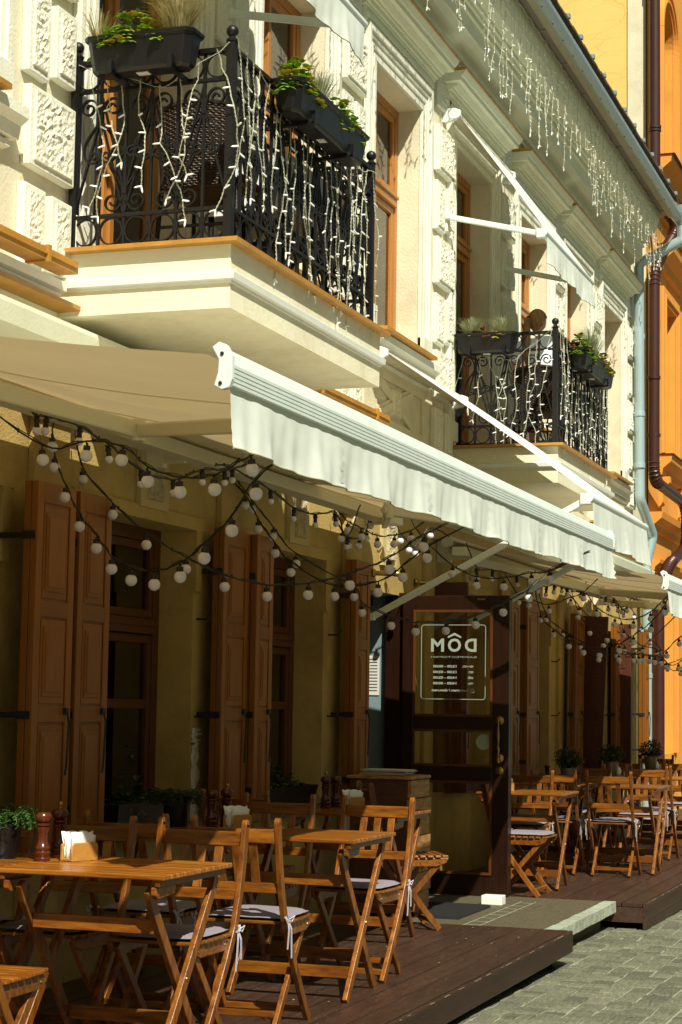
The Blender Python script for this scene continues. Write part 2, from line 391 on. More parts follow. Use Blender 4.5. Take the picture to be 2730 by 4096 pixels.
# lower floor openings
LO = [(6.0, 7.26, .86, 2.43), (7.99, 9.40, .86, 2.43), (10.12, 11.52, .86, 2.43), (12.46, 13.25, .15, 2.30), (14.45, 15.75, .86, 2.43), (16.95, 18.15, .86, 2.43),
      (19.35, 20.55, .86, 2.43), (21.45, 22.4, .86, 2.43)]
mb = MB(); wall(mb, 2.5, XE, -.3, 2.93, LO, .30); mb.add([(XE, 0, -.3), (XE, 8, -.3), (XE, 8, 3.3), (XE, 0, 3.3)], [(0, 1, 2, 3)])
part(mb, 'lower_wall', OCHRE)
mb = MB(); mb.add([(2.5, 0, 2.93), (XE, 0, 2.93), (XE, 0, 3.3), (2.5, 0, 3.3)], [(0, 1, 2, 3)])
mb.prismx([(-.001, 2.935), (-.05, 2.95), (-.07, 3.02), (-.16, 3.10), (-.18, 3.18), (-.18, 3.2), (-.001, 3.2)], 2.5, XE-.1)
part(mb, 'frieze_moulding', EAVEP)
mb = MB()      # shallow pilaster strips and ears on the ground floor
for a, b in ((7.50, 7.84), (9.69, 10.02), (11.86, 12.18), (13.75, 14.02), (16.1, 16.4), (18.45, 18.8), (20.85, 21.15)): mb.box(a, b, -.035, -.002, .1, 2.78)
for a, b in ((7.42, 7.92), (9.61, 10.10), (11.78, 12.26), (13.67, 14.1), (16.02, 16.48), (18.37, 18.88), (20.77, 21.23)): mb.box(a, b, -.055, -.002, 2.782, 2.86)
for a, b, c, d in LO:
    if c > .5: mb.box(a-.06, b+.10, -.018, -.002, d+.0, d+.07); mb.box(b, b+.07, -.016, -.002, 2.1, d)
part(mb, 'ground_floor_moulding', OCHRE)
# hairline: peeling corner beside the first window
for x0, z0, z1, seed in ((9.405, .80, 1.28, 1), (9.405, 1.27, 1.36, 4)):
    mb = MB(); random.seed(seed); pl = []; pr = []
    k = 12
    for i in range(k+1):
        z = z0+(z1-z0)*i/k; pl.append((x0-.0+random.uniform(0, .02), -.004, z)); pr.append((x0+.115+random.uniform(-.04, .03)*(1 if seed == 1 else 2), -.004, z))
    mb.grid([pl, pr]); part(mb, 'peeled_patch', BAREP)
# keystones
def verm(mb, x0, x1, z0, z1, y, amp=.022, seed=0, nx=None):
    """rough vermiculated cushion standing y proud of the wall"""
    nx = max(4, int((x1-x0)/.016)); nz = max(4, int((z1-z0)/.016)); P = []
    for i in range(nx+1):
        r = []
        for j in range(nz+1):
            x = x0+(x1-x0)*i/nx; z = z0+(z1-z0)*j/nz
            e = min(i, nx-i, 3)/3*min(j, nz-j, 3)/3
            v = noise.noise(Vector((x*26, z*26, seed)))*.7+noise.noise(Vector((x*60, z*60, seed+9)))*.4
            v = abs(v)
            r.append((x+noise.noise(Vector((x*9, z*9, 3)))*.006*e, -y*(1 if e > 0 else 0)-amp*(v-.25)*1.6*e-(.008 if e > 0 else 0)*0, z))
        P.append(r)
    mb.grid(P)
mb = MB()
for c in (8.81, 10.97, 12.85, 15.1, 17.5, 19.9): verm(mb, c-.10, c+.10, 2.52, 2.80, .05, .02, c)
part(mb, 'vermiculated_keystone', KEYV)
mb = MB()
for c in (8.81, 10.97, 12.85, 15.1, 17.5, 19.9): mb.box(c-.17, c+.17, -.03, -.002, 2.49, 2.82)
part(mb, 'keystone_frame', KEYF)

# rusticated pilasters between the upper windows
PIL = [(7.31, 7.76), (9.46, 9.92), (11.64, 12.11), (13.92, 14.42), (16.02, 16.47), (18.18, 18.6), (20.12, 20.55), (22.18, 22.62)]
for pi_, (a, b) in enumerate(PIL):
    mb = MB(); bk = MB(); z = 3.42; row = 0; mid = (a+b)/2
    while z < 6.15:
        h = .38 if row % 2 == 0 else .36
        if row % 2 == 0:
            o = .05
            for (p, q, dz) in ((a, mid-.035, 0), (mid+.035, b, .045)):
                verm(mb, p+.02, q-.01, z+dz+.02, z+h, .056, .017, row+pi_); bk.box(p, q+.01, -.045, -.001, z+dz, z+h+.015)
        else:
            verm(mb, a+.045, b-.01, z+.03, z+h+.02, .062, .019, row+pi_); bk.box(a+.02, b+.01, -.05, -.001, z+.015, z+h+.03)
        z += h+.085; row += 1
    verm(mb, a+.12, b-.12, 6.3, 6.6, .035, .02, 5); bk.box(a+.07, b-.07, -.03, -.001, 6.26, 6.66)
    part(bk, 'pilaster_block', WHITEP, bevel=.006)
    part(mb, 'vermiculated_facing', VERM)

# upper windows
def frame(mb, a, b, c, d, y0, y1, t):
    mb.box(a, a+t, y0, y1, c, d); mb.box(b-t, b, y0, y1, c, d); mb.box(a+t, b-t, y0, y1, d-t, d); mb.box(a+t, b-t, y0, y1, c, c+t)
def upper_window(k, cx, t):
    a, b, c, d = UO[k]
    y = .17
    mb = MB(); frame(mb, a, b, c, d, y, y+.07, .065)
    tz = 5.35 if t == 'w' else 5.45
    mb.box(a+.065, b-.065, y-.02, y+.05, tz-.05, tz+.05); mb.box(a+.065, b-.065, y-.035, y+.0, tz+.01, tz+.035)
    m_ = (a+b)/2
    for (p, q) in ((a+.065, m_-.012), (m_+.012, b-.065)):
        frame(mb, p+.004, q-.004, c+.07, tz-.054, y+.008, y+.055, .05)
    frame(mb, a+.07, b-.07, tz+.054, d-.068, y+.008, y+.055, .045)
    mb.box(m_-.022, m_+.022, y-.01, y+.05, c+.07, tz-.056)
    if t == 'w': mb.box(m_-.022, m_+.022, y-.01, y+.05, tz+.06, d-.07)
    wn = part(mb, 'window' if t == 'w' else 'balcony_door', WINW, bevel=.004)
    MB().box(a+.06, b-.06, y+.03, y+.034, c+.06, d-.06).build('pane', GLU, wn)
    cu = MB(); nx = 46
    for (p, q) in ((a+.06, a+.52), (b-.50, b-.06)):
        cu.grid([[(p+(q-p)*i/nx, y+.15+.016*sin(i*1.9)+.006*sin(i*.7), z) for z in (c+.02, d-.05)] for i in range(nx+1)])
    cu.build('curtain', CURT, wn, smooth=True)
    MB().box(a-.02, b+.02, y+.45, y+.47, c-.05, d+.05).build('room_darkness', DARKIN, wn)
    # fluted surround
    s = MB(); z0 = c-.02 if t == 'w' else 3.62
    offs = [(0, .045, .03), (.045, .075, .018), (.075, .11, .03), (.11, .14, .018), (.14, .175, .034), (.175, .22, .05)]
    for o0, o1, p in offs:
        s.box(a-o1, a-o0, -p, -.001, z0, d+o1); s.box(b+o0, b+o1, -p, -.001, z0, d+o1); s.box(a-o0, b+o0, -p, -.001, d+o0, d+o1)
    s.box(a-.23, a-.0, -.058, -.002, z0-.0, z0+.16); s.box(b+.0, b+.23, -.058, -.002, z0, z0+.16)
    part(s, 'window_surround', WHITEP, bevel=.004)
    # frieze and hood
    h = MB(); e = .98 if cx < 16 else .92
    if cx > 20: e = .95
    l, r = cx-e, cx+e
    h.box(l+.14, r-.14, -.03, -.001, 6.305, 6.40)
    h.box(l+.16, r-.16, -.045, -.001, 6.33, 6.36)
    for prof, i in (([(-.001, 6.40), (-.045, 6.402), (-.045, 6.42), (-.06, 6.422), (-.06, 6.45), (-.001, 6.45)], .10), ([(-.001, 6.451), (-.08, 6.453), (-.08, 6.468), (-.10, 6.47), (-.125, 6.50), (-.001, 6.50)], .06),
                    ([(-.001, 6.501), (-.165, 6.503), (-.165, 6.54), (-.18, 6.542), (-.205, 6.585), (-.001, 6.585)], .0)):
        h.prismx(prof, l+i, r-i)
    ho = part(h, 'window_hood', EAVEP)
    MB().prismx([(.0, 6.625), (-.215, 6.60), (-.215, 6.587), (.0, 6.587)], l-.01, r+.01).build('hood_flashing', FLASH, ho)
    if t == 'w':
        q = MB(); q.prismx([(-.001, 4.12), (-.11, 4.11), (-.11, 4.06), (-.07, 4.03), (-.06, 3.97), (-.001, 3.97)], a-.28, b+.28)
        q.prismx([(-.001, 3.955), (-.04, 3.955), (-.04, 3.93), (-.001, 3.92)], a-.24, b+.24)
        so = part(q, 'window_sill', WHITEP)
        MB().prismx([(.16, 4.16), (-.15, 4.145), (-.15, 4.12), (.16, 4.125)], a-.05, b+.05).build('sill_flashing', FLASH, so)
        ap = MB(); frame(ap, a-.16, b+.16, 3.50, 3.88, -.022, -.001, .05)
        for sgn in (1, -1):
            ap.beam((cx-sgn*.42, -.014, 3.56), (cx+sgn*.42, -.014, 3.82), .022, .05); ap.beam((cx-sgn*.42, -.008, 3.60), (cx+sgn*.42, -.008, 3.86), .012, .03)
        verm(ap, cx-.10, cx+.10, 3.58, 3.80, .04, .03, cx)
        part(ap, 'apron_relief', CREAM)
for k, (cx, t) in enumerate(UW): upper_window(k, cx, t)

# lower windows
for k, (a, b, c, d) in enumerate(LO):
    if c < .5: continue
    y = .20
    mb = MB(); frame(mb, a, b, c, d, y, y+.07, .07); m_ = (a+b)/2
    mb.box(a+.07, b-.07, y-.02, y+.05, 1.86, 1.94); mb.box(a+.07, b-.07, y-.03, y+.0, 1.90, 1.925)
    mb.box(m_-.03, m_+.03, y-.01, y+.05, c+.07, 1.858); mb.box(m_-.03, m_+.03, y-.01, y+.05, 1.942, d-.07)
    for (p, q) in ((a+.07, m_-.03), (m_+.03, b-.07)):
        frame(mb, p+.003, q-.003, c+.073, 1.855, y+.006, y+.052, .045); frame(mb, p+.003, q-.003, 1.943, d-.073, y+.006, y+.052, .045)
        mb.box(p+.05, q-.05, y+.01, y+.045, 1.46, 1.51)
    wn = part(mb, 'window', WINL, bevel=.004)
    MB().box(a+.06, b-.06, y+.03, y+.034, c+.06, d-.06).build('pane', GLD, wn)
    cu = MB(); nx = 40
    for (p, q) in ((a+.05, a+.3), (b-.34, b-.06)):
        cu.grid([[(p+(q-p)*i/nx, y+.16+.014*sin(i*2.1), z) for z in (c+.02, d-.05)] for i in range(nx+1)])
    cu.build('curtain', CURT, wn, smooth=True)
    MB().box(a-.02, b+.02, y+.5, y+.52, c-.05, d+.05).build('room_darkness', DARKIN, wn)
    MB().box(a-.03, b+.03, -.05, y, c-.05, c+.001).build('stone_sill', STONE, wn)
# string course
mb = MB()
mb.prismx([(-.001, 3.34), (-.05, 3.345), (-.06, 3.37), (-.085, 3.38), (-.09, 3.42), (-.07, 3.43), (-.001, 3.43)], 2.5, 7.66)
mb.prismx([(-.001, 3.34), (-.05, 3.345), (-.06, 3.37), (-.085, 3.38), (-.09, 3.42), (-.07, 3.43), (-.001, 3.43)], 10.02, 14.42)
mb.prismx([(-.001, 3.34), (-.05, 3.345), (-.06, 3.37), (-.085, 3.38), (-.09, 3.42), (-.07, 3.43), (-.001, 3.43)], 16.95, XE)
part(mb, 'string_course', TRIMW)
mb = MB()
for a, b in ((2.5, 7.76), (9.96, 14.5), (16.82, XE-.1)): mb.prismx([(-.001, 3.34), (-.12, 3.325), (-.12, 3.305), (-.001, 3.30)], a, b)
part(mb, 'string_course_flashing', FLASH)
mb = MB()
for a, b in ((2.5, 7.55), (10.8, 12.27), (19.6, 22.65)):
    mb.box(a, b, -.20, -.10, 3.43, 3.485); mb.box(a, b-.02, -.21, -.10, 3.452, 3.462)
    x = b-.3
    while x > a: mb.box(x-.012, x+.012, -.215, -.095, 3.42, 3.495); x -= 1.1
part(mb, 'boxed_flashing', FLASH)
# eaves cornice
mb = MB()
ZE = 7.40
mb.prismx([(0, 6.62), (-.028, 6.622), (-.028, 6.67), (-.05, 6.672), (-.05, 6.70), (-.075, 6.702), (-.075, 6.725), (-.065, 6.73), (-.065, 6.75), (-.10, 6.755), (-.10, 6.80), (-.13, 6.815), (-.18, 6.83), (-.225, 6.87),
           (-.24, 6.87), (-.24, 7.00), (-.262, 7.002), (-.262, 7.03), (-.25, 7.032), (-.25, 7.05), (-.285, 7.052), (-.285, 7.085), (-.31, 7.087), (-.31, 7.12), (-.33, 7.125), (-.38, 7.16), (-.42, 7.24), (-.44, 7.33), (-.44, ZE), (0, ZE)], 2.5, 22.05)
part(mb, 'eaves_cornice', EAVEP)
mb = MB(); mb.box(2.5, 22.15, -.525, 0, ZE+.002, ZE+.02); x = 3.0
while x < 22: mb.box(x, x+.006, -.525, -.44, ZE-.002, ZE+.004); x += .9
part(mb, 'soffit_board', SOFF)
mb = MB(); mb.box(2.5, 22.2, -.60, -.529, ZE-.012, ZE+.03); x = 3.4
while x < 22: mb.box(x, x+.006, -.602, -.529, ZE-.014, ZE); x += .9
part(mb, 'fascia_board', SOFB)
mb = MB()
mb.prismx([(-.602, ZE-.03), (-.625, ZE-.035), (-.66, ZE-.02), (-.675, ZE+.02), (-.675, ZE+.06), (-.66, ZE+.06), (-.65, ZE+.02), (-.64, ZE+.0), (-.602, ZE-.005)], 2.5, 22.35)
gu = part(mb, 'gutter', GUT)
mb = MB(); x = 2.8
while x < 22.2: mb.sphere((x, -.63, ZE-.035), .006, 8, 5); mb.box(x+.2, x+.212, -.68, -.6, ZE+.055, ZE+.062); x += .42
mb.build('gutter_screw', HARD, gu)
mb = MB()
mb.box(2.5, 22.15, -.61, -.58, ZE+.062, ZE+.17)
rf = part(mb, 'roof_edge', SOFF)
mb = MB(); x = 2.5; random.seed(3)
while x < 22.1: mb.box(x, x+.155, -.655-random.random()*.008, -.60, ZE+.17, ZE+.19+random.random()*.01); x += .16
mb.prismx([(-.64, ZE+.195), (4.5, 9.9), (9.5, ZE+.195)], 2.5, 22.2)
mb.build('roof_tiles', ROOFM, rf)
mb = MB(); x = 2.7
while x < 22.1: mb.box(x, x+.05, -.67, -.62, ZE+.20, ZE+.24); x += .55
mb.build('snow_guard_clip', GUT, rf)

# ---------------- shutters (folded back against the wall)
def shutter(x0, x1, zt=2.45, zb=.84, y0=-.20, y1=-.13, tilt=0, name='shutter'):
    mb = MB(); w = x1-x0
    def leaf(ya, yb, front):
        mb.box(x0, x1, ya+.008, yb, zb, zt)
        st = .055
        mb.box(x0, x0+st, ya, ya+.008, zb, zt); mb.box(x1-st, x1, ya, ya+.008, zb, zt)
        zs = [zb, zb+.09, 1.40, 1.47, 1.86, 1.93, zt-.09, zt]
        for i in range(0, 8, 2): mb.box(x0+st, x1-st, ya, ya+.008, zs[i], zs[i+1])
        for i in range(1, 7, 2):
            a, b, c, d = x0+st+.012, x1-st-.012, zs[i]+.012, zs[i+1]-.012
            mb.box(a, b, ya+.003, ya+.0085, c, d)
            mb.box(a+.02, b-.02, ya-.002, ya+.004, c+.03, d-.03)
            mb.box(a+.038, b-.038, ya-.006, ya, c+.05, d-.05)
    leaf(y0, (y0+y1)/2-.002, True)
    mb.box(x0+.004, x1, (y0+y1)/2+.002, y1, zb, zt)
    if tilt:
        mb.xf(Matrix.Translation((x0, y0, zb)) @ Matrix.Rotation(tilt, 4, 'Y') @ Matrix.Translation((-x0, -y0, -zb)))
    s = part(mb, name, SHUT, bevel=.003)
    h = MB()
    for z in (1.42, 2.2, 1.0):
        h.box(x0+.01, x0+.03, y1, 0, z, z+.025) if not tilt else None
        h.box(x0-.006, x0+.03, y0+.01, y1, z-.005, z+.03)
    h.tube([(x1-.06, y0-.012, 1.45), (x1-.05, y0-.02, 1.40), (x1-.055, y0-.015, 1.2), (x1-.075, y0-.02, 1.17)], .005, 6)
    h.box(x1-.075, x1-.045, y0-.016, y0, 1.435, 1.465)
    h.build('iron_hinge', HARD, s)
    return s
shutter(7.24, 7.60); shutter(7.66, 7.99, y0=-.19, y1=-.12)
shutter(9.47, 9.84, y0=-.15, y1=-.08); shutter(9.86, 10.12, y0=-.19, y1=-.11)
shutter(11.68, 11.98, y0=-.17, y1=-.09)
shutter(14.16, 14.44, y0=-.19, y1=-.11); shutter(15.82, 16.1); shutter(16.48, 16.94, y0=-.18, y1=-.11)
shutter(18.55, 18.95, y0=-.17, y1=-.10, tilt=radians(4)); shutter(20.9, 21.3, y0=-.14, y1=-.08); shutter(21.35, 21.44, y0=-.20, y1=-.1); shutter(22.45, 22.72, y0=-.2, y1=-.12)
# leaves left standing out from the wall, seen on their dark inner face
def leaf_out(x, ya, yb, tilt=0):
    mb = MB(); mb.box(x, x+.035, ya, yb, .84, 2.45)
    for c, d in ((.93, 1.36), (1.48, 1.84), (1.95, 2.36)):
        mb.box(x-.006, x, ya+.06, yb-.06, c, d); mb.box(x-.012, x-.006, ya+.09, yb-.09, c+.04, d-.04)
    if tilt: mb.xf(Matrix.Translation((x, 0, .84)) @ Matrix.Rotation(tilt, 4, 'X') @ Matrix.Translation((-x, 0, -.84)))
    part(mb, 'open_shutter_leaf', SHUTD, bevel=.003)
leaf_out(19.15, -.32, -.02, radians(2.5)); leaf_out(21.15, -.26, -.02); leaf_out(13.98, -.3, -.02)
# wall hooks
mb = MB()
for x in (9.45, 11.62, 18.25, 20.7):
    for z in (1.42, 1.95): mb.tube([(x, 0, z), (x, -.06, z), (x+.03, -.08, z+.03)], .006, 6)
part(mb, 'shutter_hook', HARD)

# ---------------- doorway
vb = MB()
vb.add([(13.25, 0, .15), (13.25, .30, .15), (13.25, .30, 2.3), (13.25, 0, 2.3)], [(0, 1, 2, 3)])
mb = MB(); mb.box(13.17, 13.30, -.035, .10, .15, 2.32); mb.box(12.462, 12.52, .20, .28, .15, 2.22); mb.box(12.462, 13.168, .20, .28, 2.22, 2.298)
dw = part(mb, 'door_frame', DOORW)
mb = MB()
mb.add([(12.40, .30, .15), (12.40, 2.2, .15), (12.40, 2.2, 2.45), (12.40, .30, 2.45)], [(0, 1, 2, 3)])
mb.add([(13.24, .102, .15), (13.24, 2.2, .15), (13.24, 2.2, 2.298), (13.24, .102, 2.298)], [(0, 1, 2, 3)])
mb.add([(12.40, 2.2, .15), (13.24, 2.2, .15), (13.24, 2.2, 2.45), (12.40, 2.2, 2.45)], [(0, 1, 2, 3)])
mb.add([(12.40, .3, 2.45), (13.24, .3, 2.45), (13.24, 2.2, 2.45), (12.40, 2.2, 2.45)], [(0, 1, 2, 3)])
mb.add([(12.40, .0, .152), (13.24, .0, .152), (13.24, 2.2, .152), (12.40, 2.2, .152)], [(0, 1, 2, 3)])
mb.build('vestibule_wall', BLUEIN, dw)
# door leaf, open at right angles to the wall
HY, DX = -.045, 13.12
LW = .80
def dy(o): return HY-o*LW/.8
D = MB(); zb, zt = .165, 2.295; t0, t1 = DX, DX+.05
gl = [(.32, .955), (1.08, 1.32), (1.435, 2.18)]; ga, gb = .085, .68
D.box(t0, t1, dy(.8), dy(gb), zb, zt); D.box(t0, t1, dy(ga), dy(0), zb, zt)
for a, b in ((zb, .32), (.955, 1.08), (1.32, 1.435), (2.18, zt)): D.box(t0, t1, dy(gb), dy(ga), a, b)
D.box(DX+.052, DX+.09, dy(.8)+.0, dy(.74), zb+.02, zt-.02)
leaf = part(D, 'door_leaf', DOORW, bevel=.004)
m_ = MB()
for a, b in gl:
    for (p, q, r, s_) in ((ga, ga+.018, a, b), (gb-.018, gb, a, b)): m_.box(t0-.008, t0, dy(q), dy(p), r-.012, s_+.012)
    m_.box(t0-.008, t0, dy(gb-.018), dy(ga+.018), a-.012, a+.006); m_.box(t0-.008, t0, dy(gb-.018), dy(ga+.018), b-.006, b+.012)
m_.build('glazing_bead', WINL, leaf)
gm = MB()
for a, b in gl: gm.box(DX+.02, DX+.0202, dy(gb), dy(ga), a, b)
gm.build('door_glass', GLDOOR, leaf)
hd = MB(); yh = dy(.735); xh = DX-.045
pr = [(.012, 1.10), (.022, 1.115), (.012, 1.13), (.009, 1.16), (.013, 1.19), (.02, 1.205), (.011, 1.225), (.013, 1.26), (.019, 1.30), (.013, 1.345), (.009, 1.38), (.015, 1.40), (.009, 1.41)]
hd.lathe([(.2*r+.003 if 0 else r*.75, z) for r, z in pr], (xh, yh, 0), 12)
for z in (1.135, 1.40): hd.tube([(xh, yh, z), (DX, yh, z)], .009, 8); hd.lathe([(.03, 0), (.03, .004), (.02, .008), (.012, .012)], (DX-.0, yh, z), 16, axis=(-1, 0, 0))
hd.lathe([(.028, 0), (.028, .006), (.016, .010)], (DX, yh, 1.045), 16, axis=(-1, 0, 0)); hd.box(DX-.03, DX-.008, yh-.004, yh+.004, 1.03, 1.06)
hd.box(DX-.002, DX+.002, dy(.62), dy(.56), 2.262, 2.275)
hd.build('brass_handle', BRASS, leaf, smooth='auto')
def ring(mb, y0, y1, z0, z1, r, wd, x):
    cs = [(y1-r, z1-r, 0), (y0+r, z1-r, 90), (y0+r, z0+r, 180), (y1-r, z0+r, 270)]; pts = []
    for cy, cz, a0 in cs:
        for i in range(7): a = radians(a0+15*i); pts.append((x, cy+r*cos(a), cz+r*sin(a)))
    mb.sweep(pts, .001, wd, side=(1, 0, 0), closed=True)
L = MB(); XG = DX+.0185
ring(L, dy(.62), dy(.14), 1.548, 2.083, .02, .0045, XG)
L.add([(XG, dy(a), z) for a, z in ((.338, 2.0), (.388, 2.027), (.438, 2.0), (.438, 1.985+.002), (.388, 2.009), (.338, 1.987))][::1], [(0, 1, 4, 5), (1, 2, 3, 4)])
L.lathe([(.022, 0), (.022, .001)], (XG, dy(.58), 1.2), 4) if 0 else None
L.build('door_lettering', LETTER, leaf)
kd = MB(); kd.lathe([(.055, 0), (.055, .0015)], (XG, dy(.61), 1.245), 32, axis=(1, 0, 0)); kd.build('round_sticker', LETTER, leaf)
def text(s, size, yl, z, x, bold=0, align='LEFT', name='lettering', m=LETTER, mtx=None, width=None, parent=None, space=1):
    cu = bpy.data.curves.new(name, 'FONT'); cu.body = s; cu.size = size; cu.align_x = align; cu.offset = bold; cu.extrude = .0003; cu.space_character = space; cu.resolution_u = 3
    o = bpy.data.objects.new(name, cu); C.objects.link(o)
    bpy.context.view_layer.update()
    me = bpy.data.meshes.new_from_object(o.evaluated_get(bpy.context.evaluated_depsgraph_get()))
    bpy.data.objects.remove(o)
    Q = mtx or Matrix(((0, 0, 1), (1, 0, 0), (0, 1, 0))).to_4x4()
    if width:
        xs = [v.co.x for v in me.vertices]; x0, x1 = min(xs), max(xs); k = width/(x1-x0)
        for v in me.vertices: v.co.x = (v.co.x-x0)*k
    me.transform(Matrix.Translation((x, yl, z)) @ Q)
    if parent: me.transform(Matrix.Translation(-wloc(parent)))
    me.materials.clear(); me.materials.append(m)
    ob = bpy.data.objects.new(name, me); C.objects.link(ob)
    if parent: ob.parent = parent
    return ob
cap = .72
for ch, o0, o1 in (('D', .553, .466), ('O', .438, .339), ('M', .31, .212)):
    text(ch, .09/.70, dy(o0), 1.893, XG, bold=.0035, width=o0-o1, parent=leaf)
text('БАР/РЕСТОРАН', .017, dy(.553), 1.845, XG, width=.34, parent=leaf)
for i, (d_, h_) in enumerate((('пн-чт.', '12:00 - 00:00'), ('пт:', '12:00 - 02:00'), ('сб:', '14:00 - 02:00'), ('вс:', '14:00 - 00:00'))):
    z = 1.782-.0407*i
    text(d_, .024, dy(.53), z-.006, XG, bold=.0008, width=(.082, .036, .04, .038)[i], parent=leaf); text(h_, .024, dy(.405), z-.006, XG, bold=.0008, width=.175, parent=leaf)
text('instagram / dom.rest', .024, dy(.495), 1.604, XG, bold=.0008, width=.275, parent=leaf)
ic = MB(); ring(ic, dy(.537), dy(.513), 1.597, 1.621, .005, .006, XG); ic.lathe([(.006, 0), (.006, .001)], (XG, dy(.525), 1.609), 12, axis=(1, 0, 0)); ic.build('camera_logo', LETTER, leaf)

# ---------------- grey downpipe and hopper
px_, py_ = 22.42, -.13
mb = MB(); r = .062
def bend(pts, r=.06, k=5):
    pts = [Vector(p) for p in pts]; out = [pts[0]]
    for i in range(1, len(pts)-1):
        a = (pts[i-1]-pts[i]).normalized(); b = (pts[i+1]-pts[i]).normalized(); p0 = pts[i]+a*r; p1 = pts[i]+b*r
        for j in range(k+1): t = j/k; out.append(p0.lerp(pts[i], t).lerp(pts[i].lerp(p1, t), t))
    out.append(pts[-1]); return out
path = bend([(22.42, -.66, 7.36), (22.42, -.66, 7.16), (22.42, -.13, 6.90), (22.47, -.13, 4.02), (22.98, -.20, 3.62), (22.95, -.13, 3.3), (22.95, -.13, -.1)], .05)
mb.tube(path, r, 20); dp = part(mb, 'grey_downpipe', PIPE, smooth='auto')
mb = MB()
for z in (6.0, 5.05, 4.42, 2.85, 1.9): mb.lathe([(r+.006, z-.03), (r+.008, z-.028), (r+.008, z+.028), (r+.006, z+.03)], ((px_+.03 if z > 4 else 22.95), -.13, 0), 20); mb.box((px_+.03 if z > 4 else 22.95)+.05, (px_+.03 if z > 4 else 22.95)+.09, -.16, -.145, z-.035, z+.035)
mb.build('pipe_collar', PIPE, dp, smooth='auto')
mb = MB(); mb.lathe([(.07, 7.34), (.075, 7.36), (.155, 7.46), (.16, 7.47), (.16, 7.56), (.15, 7.56), (.145, 7.47), (.06, 7.37)], (22.42, -.66, 0), 24)
mb.build('hopper_head', GUT, dp, smooth='auto')

# ================================================================ orange house
O = thing('orange_house', 'taller orange house with arched upper window and cracked yellow gable behind the eaves', 'house', (28, .3, 0))
XG2 = 24.15; YF = .06
def po(mb, name, m, parent=O, **k): return mb.build(name, m, parent, **k)
mb = MB(); mb.box(XG2, XG2+.3, YF+.02, 10, -.3, 18); po(mb, 'gable_wall', GABLE)
mb = MB(); mb.box(XG2-.02, XG2-.001, YF+.03, YF+.26, -.3, 18); po(mb, 'corner_strip', CREAM)
A0, A1 = 25.25, 26.25
# front wall with arched opening
mb = MB(); zb2, zs2 = 9.0, 10.85; zm = (A0+A1)/2; ra = (A1-A0)/2
def fr(x0, x1, z0, z1): mb.add([(x0, YF, z0), (x1, YF, z0), (x1, YF, z1), (x0, YF, z1)], [(0, 1, 2, 3)])
W2 = (25.42, 26.4, 4.95, 7.05); W1_ = (25.1, 26.2, .9, 3.0)
fr(XG2, 25.1, -.3, 3.2); fr(26.2, 36, -.3, 3.2); fr(25.1, 26.2, -.3, .9); fr(25.1, 26.2, 3.0, 3.2)
fr(XG2, W2[0], 3.2, 8.2); fr(W2[1], 36, 3.2, 8.2); fr(W2[0], W2[1], 3.2, W2[2]); fr(W2[0], W2[1], W2[3], 8.2)
fr(XG2, A0, 8.2, 18); fr(A1, 36, 8.2, 18); fr(A0, A1, 8.2, zb2)
arc = [(zm-ra*cos(pi*i/20), zs2+ra*sin(pi*i/20)) for i in range(21)]
for i in range(20):
    (x0, z0), (x1, z1) = arc[i], arc[i+1]
    mb.add([(x0, YF, z0), (x1, YF, z1), (x1, YF, 18), (x0, YF, 18)], [(0, 1, 2, 3)]); mb.add([(x0, YF, z0), (x1, YF, z1), (x1, YF+.4, z1), (x0, YF+.4, z0)], [(0, 1, 2, 3)])
for x in (A0, A1): mb.add([(x, YF, zb2), (x, YF+.4, zb2), (x, YF+.4, zs2), (x, YF, zs2)], [(0, 1, 2, 3)])
mb.add([(A0, YF, zb2), (A1, YF, zb2), (A1, YF+.4, zb2), (A0, YF+.4, zb2)], [(0, 1, 2, 3)])
for (a, b, c, d) in (W2, W1_):
    for x in (a, b): mb.add([(x, YF, c), (x, YF+.4, c), (x, YF+.4, d), (x, YF, d)], [(0, 1, 2, 3)])
    for z in (c, d): mb.add([(a, YF, z), (b, YF, z), (b, YF+.4, z), (a, YF+.4, z)], [(0, 1, 2, 3)])
po(mb, 'front_wall', ORNG)
mb = MB()
for o0, o1, p in ((0, .05, .03), (.05, .09, .06), (.09, .15, .04), (.15, .2, .075)):
    for x0, x1 in ((A0-o1, A0-o0), (A1+o0, A1+o1)): mb.box(x0, x1, YF-p, YF, zb2, zs2)
    pts = [(zm-(ra+(o0+o1)/2)*cos(pi*i/24), YF-p/2, zs2+(ra+(o0+o1)/2)*sin(pi*i/24)) for i in range(25)]
    mb.sweep(pts, p, o1-o0, side=(0, 1, 0))
for o0, o1, p in ((0, .06, .03), (.06, .1, .06), (.1, .2, .04)):
    a, b, c, d = W2
    mb.box(a-o1, a-o0, YF-p, YF, c, d+o1); mb.box(b+o0, b+o1, YF-p, YF, c, d+o1); mb.box(a-o0, b+o0, YF-p, YF, d+o0, d+o1)
    a, b, c, d = W1_
    mb.box(a-o1, a-o0, YF-p, YF, c, d+o1); mb.box(b+o0, b+o1, YF-p, YF, c, d+o1)
po(mb, 'window_surround', ORNT, bevel=.005)
mb = MB()
def corn(x0, x1, z, s_=1): mb.prismx([(YF, z-.30*s_), (YF-.06*s_, z-.29*s_), (YF-.08*s_, z-.2*s_), (YF-.2*s_, z-.1*s_), (YF-.22*s_, z), (YF, z)], x0, x1)
corn(24.9, 26.9, 7.75, 1.1); corn(24.95, 26.9, 9.0, .9); corn(XG2+.15, 36, 8.45, 1.0); corn(XG2+.1, 36, 4.05, .8); corn(24.9, 26.9, 4.88, .9); corn(XG2+.1, 36, 12.6, 1.2); corn(XG2+.3, 36, 3.45, .5)
